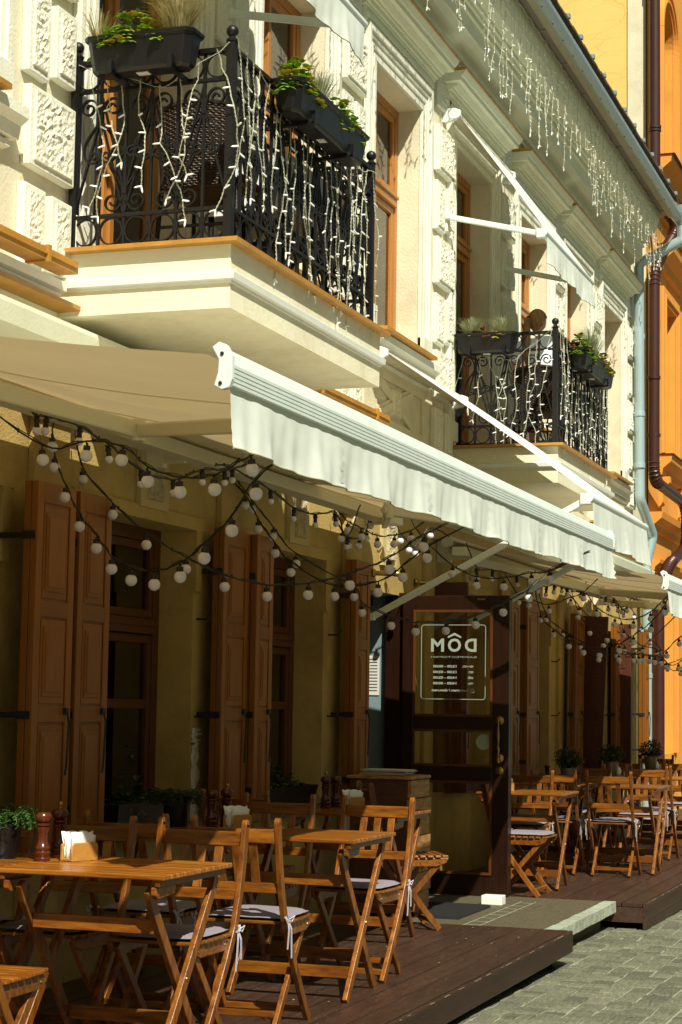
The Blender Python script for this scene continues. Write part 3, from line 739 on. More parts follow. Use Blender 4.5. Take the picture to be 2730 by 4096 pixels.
for x in (25.02, 26.6): mb.prismx([(YF, 4.2), (YF-.05, 4.22), (YF-.05, 4.4), (YF-.14, 4.52), (YF-.14, 4.6), (YF, 4.6)], x, x+.14)
mb.box(XG2+.02, 24.95, YF-.03, YF, -.3, 3.2)
po(mb, 'orange_cornice', ORNT)
mb = MB()
for z, x0, x1, e in ((7.752, 24.88, 26.92, .26), (9.002, 24.93, 26.92, .24), (4.882, 24.88, 26.92, .22), (8.452, XG2+.15, 36, .24)): mb.box(x0, x1, YF-e, YF, z, z+.012)
po(mb, 'cornice_flashing', BPIPE)
mb = MB()
for (a, b, c, d) in (W2, (A0, A1, zb2, zs2+.5), W1_):
    frame(mb, a, b, c, d, YF+.3, YF+.36, .08); mb.box((a+b)/2-.03, (a+b)/2+.03, YF+.29, YF+.35, c+.08, d-.08); mb.box(a+.08, b-.08, YF+.285, YF+.345, c+(d-c)*.62, c+(d-c)*.62+.07)
    mb.box(a, b, YF+.2, YF+.3, c+(d-c)*.6, c+(d-c)*.6+.03)
wn = po(mb, 'window', WINW)
mb = MB()
for (a, b, c, d) in (W2, (A0, A1, zb2, zs2+.5), W1_): mb.box(a, b, YF+.33, YF+.335, c, d)
mb.build('pane', GLD, wn)
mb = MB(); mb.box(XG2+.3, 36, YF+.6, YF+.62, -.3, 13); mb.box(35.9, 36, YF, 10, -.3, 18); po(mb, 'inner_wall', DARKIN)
mb = MB(); mb.box(XG2-.1, 36, YF-.5, 10, 18.001, 18.3); po(mb, 'roof', ROOFM)
# brown downpipe of the orange house
mb = MB(); r = .072
bx, by = 23.9, -.06
p1 = bend([(bx+.12, by, 16), (bx+.12, by, 8.15), (bx+.5, by-.25, 7.85), (bx+.05, by, 7.2), (bx, by, 4.42), (bx+1.9, by-.12, 4.30), (bx+1.95, by-.12, 3.72), (bx+.75, by-.06, 3.38), (bx+.36, by, 3.0), (bx+.36, by, -.1)], .22, 8)
mb.tube(p1, r, 20); bp2 = po(mb, 'brown_downpipe', BPIPE, smooth='auto')
mb = MB()
for z in (11.1, 9.1, 7.95): mb.lathe([(r+.012, z-.02), (r+.012, z+.02)], (bx+.12, by, 0), 18); mb.lathe([(r+.012, z-.06), (r+.012, z-.04)], (bx+.12, by, 0), 18)
for z in (5.75, 5.0): mb.lathe([(r+.012, z-.02), (r+.012, z+.02)], (bx+.02, by, 0), 18)
# corrugated bends
for i in range(1, len(p1)-1):
    d = (p1[i+1]-p1[i-1]).normalized(); c = p1[i]
    mb.lathe([(r, -.012), (r+.010, 0), (r, .012)], c, 18, axis=d)
mb.build('pipe_collar', BPIPE, bp2, smooth='auto')

# ================================================================ houses across the street (behind the viewer; they close the narrow street)
X_ = thing('terrace_across_street', 'plain brown terrace closing the other side of the street behind the viewer', 'house', (10, -16, gz(10)))
m = MB(); m.box(-30, 60, -24, -15, -.5, 6.4); m.build('front_wall', mat('brown_render', (.20, .14, .08), .9, var=.2, vscale=2), X_)
m = MB()
for i in range(22):
    x = -27+i*3.9
    for z in (.8, 3.8): m.box(x, x+1.2, -15.0, -14.96, z, z+2.0)
m.build('window', DARKIN, X_)
m = MB(); m.prismx([(-14.8, 6.4), (-19.5, 8.0), (-24.2, 6.4)], -30, 60); m.build('roof', ROOFM, X_)
# ================================================================ decks and step
ribs = []
def deck(label, x0, x1, yf, zt, fasc):
    t = thing('wooden_deck', label, 'deck', ((x0+x1)/2, yf/2, gz((x0+x1)/2)))
    mb = MB(); nb = 12; y = yf; bw = (abs(yf)-.02)/nb
    random.seed(int(x0*10))
    for i in range(nb):
        a = yf+i*bw; mb.box(x0+random.uniform(0, .012), x1-random.uniform(0, .012), a+.003, a+bw-.003, zt-.028, zt-random.uniform(0, .0015)); mb.box(x0+.02, x1-.02, a+bw-.012, a+bw-.007, zt-.001, zt+.0008)
    mb.build('deck_board', DECK, t, bevel=.003)
    mb = MB()
    for k, (za, zb_) in enumerate(fasc):
        mb.box(x0, x1, yf-.026, yf-.004, za, zb_); z = za+.008
        while z < zb_-.008: mb.box(x0+.002, x1-.002, yf-.0285, yf-.026, z, z+.004); z += .0085
    for xx in (x1-.02, x0): mb.box(xx, xx+.02, yf-.003, -.05, zt-.135, zt-.031)
    mb.build('fascia_board', DECK, t)
    mb = MB(); x = x0+.1
    while x < min(x1, 17)-.2:
        l_ = random.uniform(.02, .16); e_ = random.uniform(.0006, .0026); mb.box(x, min(x+l_, x1-.02), yf-.0295, yf-.026+e_, zt-.003-e_*.8, zt-.0015); x += l_+random.uniform(.01, .30)
    kind(mb.build('worn_edge', mat('worn_deck_edge', (.26, .18, .12), .7, var=.4, vscale=30) if 'worn_deck_edge' not in bpy.data.materials else bpy.data.materials['worn_deck_edge'], t, split=False), 'stuff')
    mb = MB(); mb.box(x0+.05, x1-.05, yf+.05, -.05, zt-.09, zt-.03)
    mb.build('joist', HARD, t)
    x = x0+.6; mb = MB()
    while x < x1:
        mb.tube([(x, yf+.10, gz(x)), (x, yf+.10, zt-.06)], .014, 8); mb.lathe([(.035, 0), (.03, .012), (.016, .03)], (x, yf+.10, gz(x)), 12); x += 1.35
    mb.tube([(x1-.25, yf+.04, gz(x1)), (x1-.25, yf+.04, zt-.06)], .012, 8); mb.lathe([(.032, 0), (.03, .012), (.014, .03)], (x1-.25, yf+.04, gz(x1)), 12)
    mb.build('levelling_foot', HARD, t)
    return t
deck('brown ribbed decking platform nearest the viewer, under the front tables', 1.6, 11.05, -1.725, .20, [(.076, .198)])
deck('brown ribbed decking platform beyond the stone doorstep, under the far tables', 13.22, 26, -1.78, .155, [(-.035, .056), (.058, .153)])
st = thing('stone_doorstep', 'grey stone slab doorstep with pale brick edge between the two decks', 'doorstep', (12.1, -.75, -.02))
mb = MB(); mb.box(11.08, 13.2, -1.51, -.003, .09, .160); mb.box(13.2, 13.21, -1.51, -.003, .02, .156) if 0 else None
mb.build('slab', STONE, st, bevel=.004)
mb = MB(); x = 11.08; random.seed(5)
while x < 13.2:
    wd = random.uniform(.14, .20); mb.box(x+.003, min(x+wd, 13.2)-.003, -1.60, -1.513, .085+random.uniform(0, .003), .162+random.uniform(-.003, .002)); x += wd
mb.build('brick_edge', STONEL, st, bevel=.006)
mb = MB(); mb.box(11.08, 13.15, -1.50, -.05, -.1, .088); mb.build('riser', STONE, st)
mb = MB()
for y in (-1.10, -1.0): mb.box(11.3, 12.9, y-.003, y+.003, .1595, .1612)
x = 11.4
while x < 12.9: mb.box(x, x+.004, -1.10, -1.0, .1595, .1612); x += .2
mb.build('joint_line', STONEL, st)
mt = MB(); mt.box(11.62, 12.42, -.90, -.48, .1605, .178)
for i in range(18): mt.box(11.63+.044*i, 11.65+.044*i, -.89, -.49, .178, .182)
tag(mt.build('rubber_door_mat', MATT), 'black ribbed rubber mat on the doorstep beside the open door', 'door mat')
dsx = MB(); dsx.box(12.55, 12.66, -.945, -.80, .1605, .225)
dw_ = tag(dsx.build('door_stop_block', TRIMW, bevel=.006), 'small white block on the doorstep holding the glazed door open', 'door stop')

# ================================================================ balconies
def spiral(cx, cz, r0, a0, turns, n=18, sgn=1):
    return [(cx+r0*(1-.78*i/n)*cos(a0+sgn*turns*2*pi*i/n), cz+r0*(1-.78*i/n)*sin(a0+sgn*turns*2*pi*i/n)) for i in range(n+1)]
def bez(p0, p1, p2, p3, n=10):
    return [tuple((1-t)**3*a+3*(1-t)**2*t*b+3*(1-t)*t*t*c+t**3*d for a, b, c, d in zip(p0, p1, p2, p3)) for t in [i/n for i in range(n+1)]]
def motif_curves(bw):
    """scroll group about a bar at u=0; v measured 0 (junction) upward .12, downward to -.58"""
    out = []
    for s in (1, -1):
        f = lambda P: [(s*u, v) for u, v in P]
        # volute above the junction
        c = bez((.004, 0), (.01, .05), (.02, .098), (.062, .098), 8)[:-1]
        sp = spiral(.062, .055, .043, pi/2, 1.25, 22, -1); out.append(f(c+sp))
        # onion below
        c = bez((.004, 0), (.02, -.05), (.085, -.09), (.085, -.15), 8)[:-1]+bez((.085, -.15), (.085, -.20), (.05, -.215), (.03, -.21), 6)[:-1]
        sp = spiral(.032, -.182, .028, -pi/2, 1.2, 16, -1); out.append(f(c+sp))
        # long tie down to the neighbour
        out.append(f(bez((.004, -.005), (.03, -.10), (bw-.03, -.36), (bw-.003, -.46), 10)))
    return out
def scroll_mesh(name, ax, bw, flip):
    mb = MB()
    for P in motif_curves(bw):
        pts = []
        for u, v in P:
            if flip: v = -v
            pts.append((u, 0, v) if ax == 'x' else (0, u, v))
        mb.sweep(pts, .016, .0085, side=(0, 1, 0) if ax == 'x' else (1, 0, 0))
    return mb
def balcony(x0, x1, label, lab2):
    yo = -.83; z0 = 3.605
    B = thing('balcony', label, 'balcony', (x0, 0, 3.28), group='wrought iron balconies of the cream house')
    sl = MB(); sl.box(x0-.06, x1+.08, yo-.04, -.002, 3.28, 3.585)
    s = sl.build('slab', SLABP, B)
    m = MB()
    prof = [(0, 0), (.008, .001), (.011, .012), (.026, .016), (.030, .044), (.022, .05), (0, .052)]
    def mould(prof, z):
        # run round three sides with mitred corners
        pts = [(x0-.06, -.002), (x0-.06, yo-.04), (x1+.08, yo-.04), (x1+.08, -.002)]; rows = []
        for i, (x, y) in enumerate(pts):
            nx, ny = (-1, 0) if i == 0 else (-1, -1) if i == 1 else (1, -1) if i == 2 else (1, 0)
            rows.append([(x+nx*a, y+ny*a, z+b) for a, b in prof])
        m.grid(rows)
    mould(prof, 3.395); m.build('slab_moulding', TRIMW, B)
    m = MB(); mould([(0, 0), (.045, .0), (.050, .002), (.050, .022), (.0, .026)], 3.575)
    m.box(x0-.06, x1+.08, yo-.04, -.002, 3.586, 3.6)
    m.build('edge_flashing', FLASH, B)
    # posts
    for px, py in ((x0, yo), (x1, yo), (x0, -.035), (x1, -.035)):
        p = MB(); p.box(px-.02, px+.02, py-.02, py+.02, 3.6, 4.545); p.lathe([(.028, 4.545), (.03, 4.553), (.02, 4.562), (.014, 4.572)], (px, py, 0), 14)
        p.sphere((px, py, 4.597), .029, 16, 10)
        p.build('post', IRON, B, smooth='auto')
    # sides
    def side(ax, a, b, fixed, n):
        bw = (b-a)/n
        r = MB()
        for z, h in ((4.50, .022), (4.365, .016), (3.755, .018), (3.612, .012)):
            if ax == 'x': r.box(a+.02, b-.02, fixed-(.018 if z > 4.4 else .01), fixed+(.018 if z > 4.4 else .01), z, z+h)
            else: r.box(fixed-(.018 if z > 4.4 else .01), fixed+(.018 if z > 4.4 else .01), a+.02, b-.02, z, z+h)
        r.build('rail', IRON, B)
        P = lambda u, z, d=0: (u, fixed+d, z) if ax == 'x' else (fixed+d, u, z)
        for i in range(1, n):
            u = a+bw*i; q = MB(); q.beam(P(u, 3.62), P(u, 4.5), .013, .013, side=(1, 0, 0) if ax == 'x' else (0, 1, 0))
            zc = 4.235 if i % 2 else 3.885
            q.beam(P(u, zc-.02), P(u, zc+.02), .024, .022, side=(1, 0, 0) if ax == 'x' else (0, 1, 0))
            q.build('baluster', IRON, B)
            mname = ('scroll_%s_%d' % (ax, i % 2))
            if (mname, bw) not in MESH:
                o = scroll_mesh('scroll', ax, bw, i % 2 == 0).build('scroll', IRON, B, world=False); MESH[(mname, bw)] = o.data
            else:
                o = bpy.data.objects.new('scroll', MESH[(mname, bw)]); C.objects.link(o); o.parent = B
            o.location = Vector(P(u, zc))-B.location
        # circles in the top and bottom bands
        q = MB()
        for i in range(n):
            u = a+bw*(i+.5)
            for zc, rr, rz in ((4.441, .058, .058), (3.69, .058, .063)):
                q.sweep([P(u+rr*cos(t*pi/12), zc+rz*sin(t*pi/12)) for t in range(24)], .015, .0075, side=(0, 1, 0) if ax == 'x' else (1, 0, 0), closed=True)
        q.build('ring_band', IRON, B)
    side('y', yo, -.035, x0, 6); side('y', yo, -.035, x1, 6); side('x', x0, x1, yo, 16)
    return B
MESH = {}
balcony(7.80, 9.87, 'near black wrought iron balcony on a cream slab, large at upper left', 0)
balcony(14.65, 16.72, 'far black wrought iron balcony where the woman sits, beside the downpipe', 1)
# ---------------- icicle lights
def mini_mesh():
    mb = MB(); mb.tube([(0, 0, 0), (.034, 0, 0)], [.0058, .0058], 6); mb.tube([(.034, 0, 0), (.042, 0, 0)], [.004, .002], 6); return mb
mm = mini_mesh()
def bulb_ob(parent, p, d, sc=1):
    global MINIME
    q = Vector(d).to_track_quat('X', 'Z')
    if MINIME is None:
        o = mm.build('mini_lamp', MINI, None); MINIME = o.data
    else:
        o = bpy.data.objects.new('mini_lamp', MINIME); C.objects.link(o)
    o.parent = parent; o.location = Vector(p); o.rotation_euler = q.to_euler(); o.scale = (sc,)*3
    return o
MINIME = None
def wires(mb, pts, r=.0014, tw=.0026, n=3):
    """two wires twisted about one path"""
    P = []
    for i in range(len(pts)-1):
        a, b = Vector(pts[i]), Vector(pts[i+1]); k = max(2, int((b-a).length/.009))
        P += [a.lerp(b, j/k) for j in range(k)]
    P.append(Vector(pts[-1])); s = 0
    for ph in (0, pi):
        Q = []; s = 0
        for i, p in enumerate(P):
            if i: s += (p-P[i-1]).length
            Q.append(p+Vector((cos(s*150+ph), sin(s*150+ph), 0))*tw)
        mb.tube(Q, r, n, cap=False)
def curtain(label, runs, group, seed, cap=96, twist=True, lamp_scale=.82, spacing=.085, outdir=(0, -1, 0)):
    """runs: list of (header points, n strands, (min,max) length, out direction)"""
    random.seed(seed)
    root = thing('icicle_light_curtain', label, 'string lights', runs[0][0][0], group=group); R0 = Vector(root.location)
    hd = MB(); lamps = []; extra = MB()
    for head, ns, lr, out in runs:
        out = Vector(out); H_ = [Vector(p) for p in head]
        # sagging header
        hp = []
        tot = sum((H_[i+1]-H_[i]).length for i in range(len(H_)-1)); k = max(6, int(tot/.05))
        def at(t):
            d = t*tot
            for i in range(len(H_)-1):
                l_ = (H_[i+1]-H_[i]).length
                if d <= l_ or i == len(H_)-2: return H_[i].lerp(H_[i+1], min(1, d/l_))
                d -= l_
        for i in range(k+1):
            p = at(i/k); hp.append(p+Vector((0, 0, -.02*abs(sin(i*.55))+random.uniform(-.006, .006))))
        if twist: wires(hd, hp)
        else: hd.tube(hp, .004, 5)
        along = (H_[-1]-H_[0]).normalized()
        for s in range(ns):
            t = (s+.5+random.uniform(-.3, .3))/ns; p = at(t).copy(); L_ = random.uniform(*lr); k2 = max(3, int(L_/spacing)); pts = [p.copy()]; loc = []
            drift = random.uniform(-.03, .03); w1 = random.uniform(0, 6); w2 = random.uniform(.5, .9); wa = random.uniform(.01, .03)
            for i in range(k2):
                p = p+Vector((0, 0, -L_/k2))+along*(random.uniform(-.028, .028)+drift*.4+wa*sin(w1+i*w2))+out*random.uniform(-.004, .006)
                pts.append(p.copy()); sg = random.choice((-1, 1))
                if i > 0: loc.append((p.copy(), along*sg+out*random.uniform(-.2, .7)+Vector((0, 0, random.uniform(-.7, .35)))))
            loc.append((p.copy(), along*random.uniform(-.4, .4)+Vector((0, 0, -1))))
            sm = MB()
            fine = [pts[0]]
            for i in range(len(pts)-1): fine += [pts[i].lerp(pts[i+1], .5)+along*random.uniform(-.008, .008), pts[i+1]]
            if twist: wires(sm, fine)
            else: sm.tube(fine, .0024, 4, cap=False)
            so = sm.build('light_strand', WIRE, root)
            for p_, d_ in loc: lamps.append((so, p_, d_))
    hd.build('header_cable', WIRE, root)
    cam0 = Vector((0, -4.1, 1.5)); lamps.sort(key=lambda a: (a[1]-cam0).length)
    for i, (so, p_, d_) in enumerate(lamps):
        if i < cap: bulb_ob(so, p_-R0, d_, lamp_scale)
        else:
            q = Vector(d_).to_track_quat('X', 'Z').to_matrix()
            k0 = len(extra.v); extra.add([q @ (v*lamp_scale)+p_ for v in mm.v], mm.f)
    if extra.v: kind(extra.build('mini_lamp', MINI, root), 'stuff')
    return root
yb = -.865
curtain('white icicle lights draped over the side and front rails of the near balcony',
        [([(7.765, -.06, 4.50), (7.765, -.5, 4.36), (7.765, -.83, 4.54)], 8, (.4, .82), (-1, 0, 0)),
         ([(7.76, yb, 4.56), (8.2, yb, 4.47), (8.7, yb, 4.40), (9.3, yb, 4.40), (9.87, yb, 4.50)], 22, (.55, .92), (0, -1, 0))], 'icicle light curtains', 11)
curtain('white icicle lights draped over the far balcony in front of the seated woman',
        [([(14.61, -.06, 4.36), (14.61, -.5, 4.30), (14.61, -.83, 4.56)], 9, (.5, .85), (-1, 0, 0)),
         ([(14.62, yb, 4.56), (15.2, yb, 4.46), (16.0, yb, 4.42), (16.75, yb, 4.46)], 24, (.6, .95), (0, -1, 0))], 'icicle light curtains', 12)
curtain('long row of white icicle lights hanging under the eaves to the grey downpipe',
        [([(9.0, -.46, ZE-.01), (22.1, -.46, ZE-.01)], 125, (.3, 1.05), (0, -1, 0))], 'icicle light curtains', 13, twist=False, lamp_scale=.82, spacing=.075)

# ---------------- planters and plants
def flower_box(x0, x1, y0, y1, z0, z1, label):
    t = thing('flower_box', label, 'flower box', ((x0+x1)/2, (y0+y1)/2, z0), group='flower boxes hooked on the balcony rails')
    mb = MB(); e = .028; ch = .03
    def ring_(a, z): return [(x0+a+ch, y0+a, z), (x1-a-ch, y0+a, z), (x1-a, y0+a+ch, z), (x1-a, y1-a-ch, z), (x1-a-ch, y1-a, z), (x0+a+ch, y1-a, z), (x0+a, y1-a-ch, z), (x0+a, y0+a+ch, z)]
    rows = [ring_(e+.012, z0), ring_(e, z0+.015), ring_(.010, z1-.02), ring_(0, z1-.018), ring_(-.004, z1), ring_(.012, z1), ring_(.016, z1-.02)]
    k = 8; vs = [p for r in rows for p in r]; fs = [(i*k+j, i*k+(j+1) % k, (i+1)*k+(j+1) % k, (i+1)*k+j) for i in range(len(rows)-1) for j in range(k)]+[tuple(range(k))[::-1]]
    mb.add(vs, fs)
    mb.build('box', PLAST, t, bevel=.003)
    MB().box(x0+.03, x1-.03, y0+.03, y1-.03, z1-.035, z1-.025).build('soil', SOIL, t)
    br = MB(); L_ = max(x1-x0, y1-y0); ax = 'x' if (x1-x0) > (y1-y0) else 'y'
    for f in (.2, .75):
        if ax == 'x': u = x0+L_*f; br.box(u-.012, u+.012, y0+.004, y0+.02, z0-.015, z0+.05); br.box(u-.012, u+.012, y0+.01, y1+.03, z0-.02, z0-.004)
        else: u = y0+L_*f; br.box(x0+.004, x0+.02, u-.012, u+.012, z0-.015, z0+.05); br.box(x0+.01, x1+.03, u-.012, u+.012, z0-.02, z0-.004)
    br.build('bracket', PLAST, t)
    lb = MB()
    if ax == 'x': lb.box((x0+x1)/2-.03, (x0+x1)/2+.03, (y0+y1)/2-.02, (y0+y1)/2+.02, z0-.003, z0)
    else: lb.box((x0+x1)/2-.02, (x0+x1)/2+.02, (y0+y1)/2-.03, (y0+y1)/2+.03, z0-.003, z0)
    lb.build('drain_label', PAPER, t)
    return t
def leaf_at(mb, p, d, L_, wd, droop=.3):
    d = Vector(d).normalized(); sd = d.cross(Vector((0, 0, 1)))
    if sd.length < .1: sd = Vector((1, 0, 0))
    sd.normalize(); sd = (sd+Vector((random.uniform(-.4, .4),)*3)).normalized(); p = Vector(p)
    a = p+d*L_*.35+Vector((0, 0, .02*L_)); b = p+d*L_*.72-Vector((0, 0, L_*droop*.3)); e = p+d*L_-Vector((0, 0, L_*droop)); nrm = Vector((0, 0, L_*.08))
    mb.add([p, a+sd*wd*.42-nrm, a, a-sd*wd*.42-nrm, b+sd*wd*.5-nrm, b, b-sd*wd*.5-nrm, e], [(0, 2, 1), (0, 3, 2), (1, 2, 5, 4), (2, 3, 6, 5), (4, 5, 7), (5, 6, 7)])
def leafy(c, rx, ry, h, n, size, label, m=LEAF, m2=None, spill=.4, cat='plant', name='leafy_plant', group=None):
    t = thing(name, label, cat, c, group=group); a = MB(); b = MB(); st_ = MB(); c = Vector(c)
    for i in range(n):
        u = random.uniform(-1, 1); v = random.uniform(-1, 1)
        if u*u+v*v > 1: u *= .7; v *= .7
        rr = math.hypot(u, v); z = h*(1-rr*rr*(1+spill))*random.uniform(.35, 1.05)
        p = c+Vector((u*rx, v*ry, z)); d = Vector((u+random.uniform(-.6, .6), v+random.uniform(-.6, .6), random.uniform(-.2, .7)))
        root = c+Vector((u*rx*.4, v*ry*.4, 0)); st_.tube([root, root.lerp(p, .5)+Vector((0, 0, .015)), p], .0012, 4, cap=False)
        tgt = b if (m2 and random.random() < .28) else a
        for k in range(3):
            ang = (k-1)*.9; dd = Vector((d.x*cos(ang)-d.y*sin(ang), d.x*sin(ang)+d.y*cos(ang), d.z)); leaf_at(tgt, p, dd, size*random.uniform(.7, 1.2), size*.62)
    a.build('foliage', m, t)
    if b.v: b.build('turning_leaves', m2, t)
    st_.build('stems', m, t); return t
def tuft(c, r, h, n, label, m=GRASSM, group=None, up=.8):
    t = thing('grass_tuft', label, 'ornamental grass', c, group=group); a = MB(); c = Vector(c)
    for i in range(n):
        an = random.uniform(0, 2*pi); k = random.random()**.6; d = Vector((cos(an)*k*r, sin(an)*k*r, 0)); hh = h*random.uniform(.55, 1.08)*(1-.25*k)
        base = c+d*.25; pts = [base, base+d*.35+Vector((0, 0, hh*.5)), base+d*.8+Vector((0, 0, hh*.9)), base+d*random.uniform(1.1, 1.5)+Vector((0, 0, hh*random.uniform(.8, 1.02)))]
        s_ = Vector((-sin(an), cos(an), 0))*.0026; P = [[p-s_*(1-.3*j), p+s_*(1-.3*j)] for j, p in enumerate(pts)]
        a.grid([[q[0] for q in P], [q[1] for q in P]])
    a.build('blades', m, t); return t
random.seed(21)
flower_box(7.58, 7.755, -.72, -.17, 4.39, 4.56, 'black flower box on the side rail of the near balcony')
leafy((7.66, -.40, 4.545), .08, .20, .13, 130, .05, 'bright green leafy plant in the flower box on the side of the near balcony', LEAF, LEAFY, group='plants in the balcony flower boxes')
leafy((7.66, -.42, 4.54), .03, .05, .24, 14, .03, 'small upright sprig above the leafy plant of the near balcony side box', LEAFM, None, name='upright_sprig')
tuft((7.66, -.62, 4.535), .13, .26, 480, 'round straw coloured grass tuft at the outer end of the near side box', GRASSM)
tuft((7.66, -.22, 4.535), .13, .20, 110, 'thin straw grass spraying from the wall end of the near side box', GRASSM)
flower_box(8.2, 9.26, -1.03, -.855, 4.34, 4.50, 'long black flower box on the front rail of the near balcony')
leafy((8.38, -.94, 4.49), .17, .08, .17, 110, .05, 'bright green strawberry-like plant at the near end of the long front box', LEAF, LEAFY)
tuft((8.66, -.94, 4.475), .12, .22, 330, 'pale green grass tuft in the middle of the long front box', GRASSB)
leafy((9.0, -.94, 4.49), .24, .08, .15, 150, .045, 'green plant with some reddish leaves at the far end of the long front box', LEAF, LEAFY)
flower_box(14.42, 14.60, -.56, -.04, 4.33, 4.49, 'black flower box on the side rail of the far balcony with two grey-green grasses')
tuft((14.51, -.17, 4.46), .12, .20, 360, 'left of two grey-green grass tufts in the side box of the far balcony', GRASSB)
tuft((14.51, -.42, 4.46), .12, .20, 360, 'right of two grey-green grass tufts in the side box of the far balcony', GRASSB)
leafy((14.51, -.30, 4.46), .09, .27, .07, 70, .055, 'low yellowing plant between the two grass tufts of the far side box', LEAFY, LEAFR)
flower_box(14.95, 16.2, -1.03, -.855, 4.28, 4.44, 'black flower box on the front rail of the far balcony with reddish plants')
leafy((15.15, -.94, 4.42), .2, .09, .16, 130, .05, 'reddish and green leafy plant at the near end of the far balcony front box', LEAF, LEAFR)
tuft((15.5, -.94, 4.41), .15, .34, 360, 'tall blue-green lavender tuft in the middle of the far front box', GRASSB)
leafy((15.9, -.94, 4.42), .24, .09, .14, 130, .05, 'yellow-green leafy plant at the far end of the far balcony front box', LEAFY, LEAFM)

# ================================================================ awnings
def fabric(mb, x0, x1, y0, z0, y1, z1, sag=.03, nx=30, ny=8, seams=True):
    P = []
    for i in range(nx+1):
        u = i/nx; r = []
        for j in range(ny+1):
            v = j/ny; r.append((x0+(x1-x0)*u, y0+(y1-y0)*v, z0+(z1-z0)*v-sag*sin(pi*v)*(1+.15*sin(u*40))-.004*sin(u*90)*sin(pi*v)))
        P.append(r)
    mb.grid(P)
def valance(mb, x0, x1, y, zt, h, seed, n=None, splay=0):
    rn = random.Random(seed); n = n or int((x1-x0)/.018); P = []; ph = [rn.uniform(0, 9) for _ in range(5)]; nr = 9
    for i in range(n+1):
        x = x0+(x1-x0)*i/n; r = []
        for j in range(nr+1):
            v = j/nr; d = v**.5*(.010*sin(x*9+ph[0]+v*.6)+.0045*sin(x*23+ph[1]-v))+.0015*sin(x*51+ph[2]+v*2)+.0025*noise.noise(Vector((x*9, v*3.2, seed)))
            sm = math.exp(-((((x+.3) % 1.2)-.6)/.05)**2); d += .008*sm*sin(v*26)
            hh = h*(1+.02*sin(x*5.2+ph[3])+.02*sin(x*2.1+ph[4]))
            r.append((x+splay*v*(x-x0)/(x1-x0)*.16, y-.004-d*v**.6*1.4-.012*v, zt-hh*v))
        P.append(r)
    mb.grid(P); return P
def hem(mb, P):
    mb.tube([p[-1] for p in P], .0035, 5)
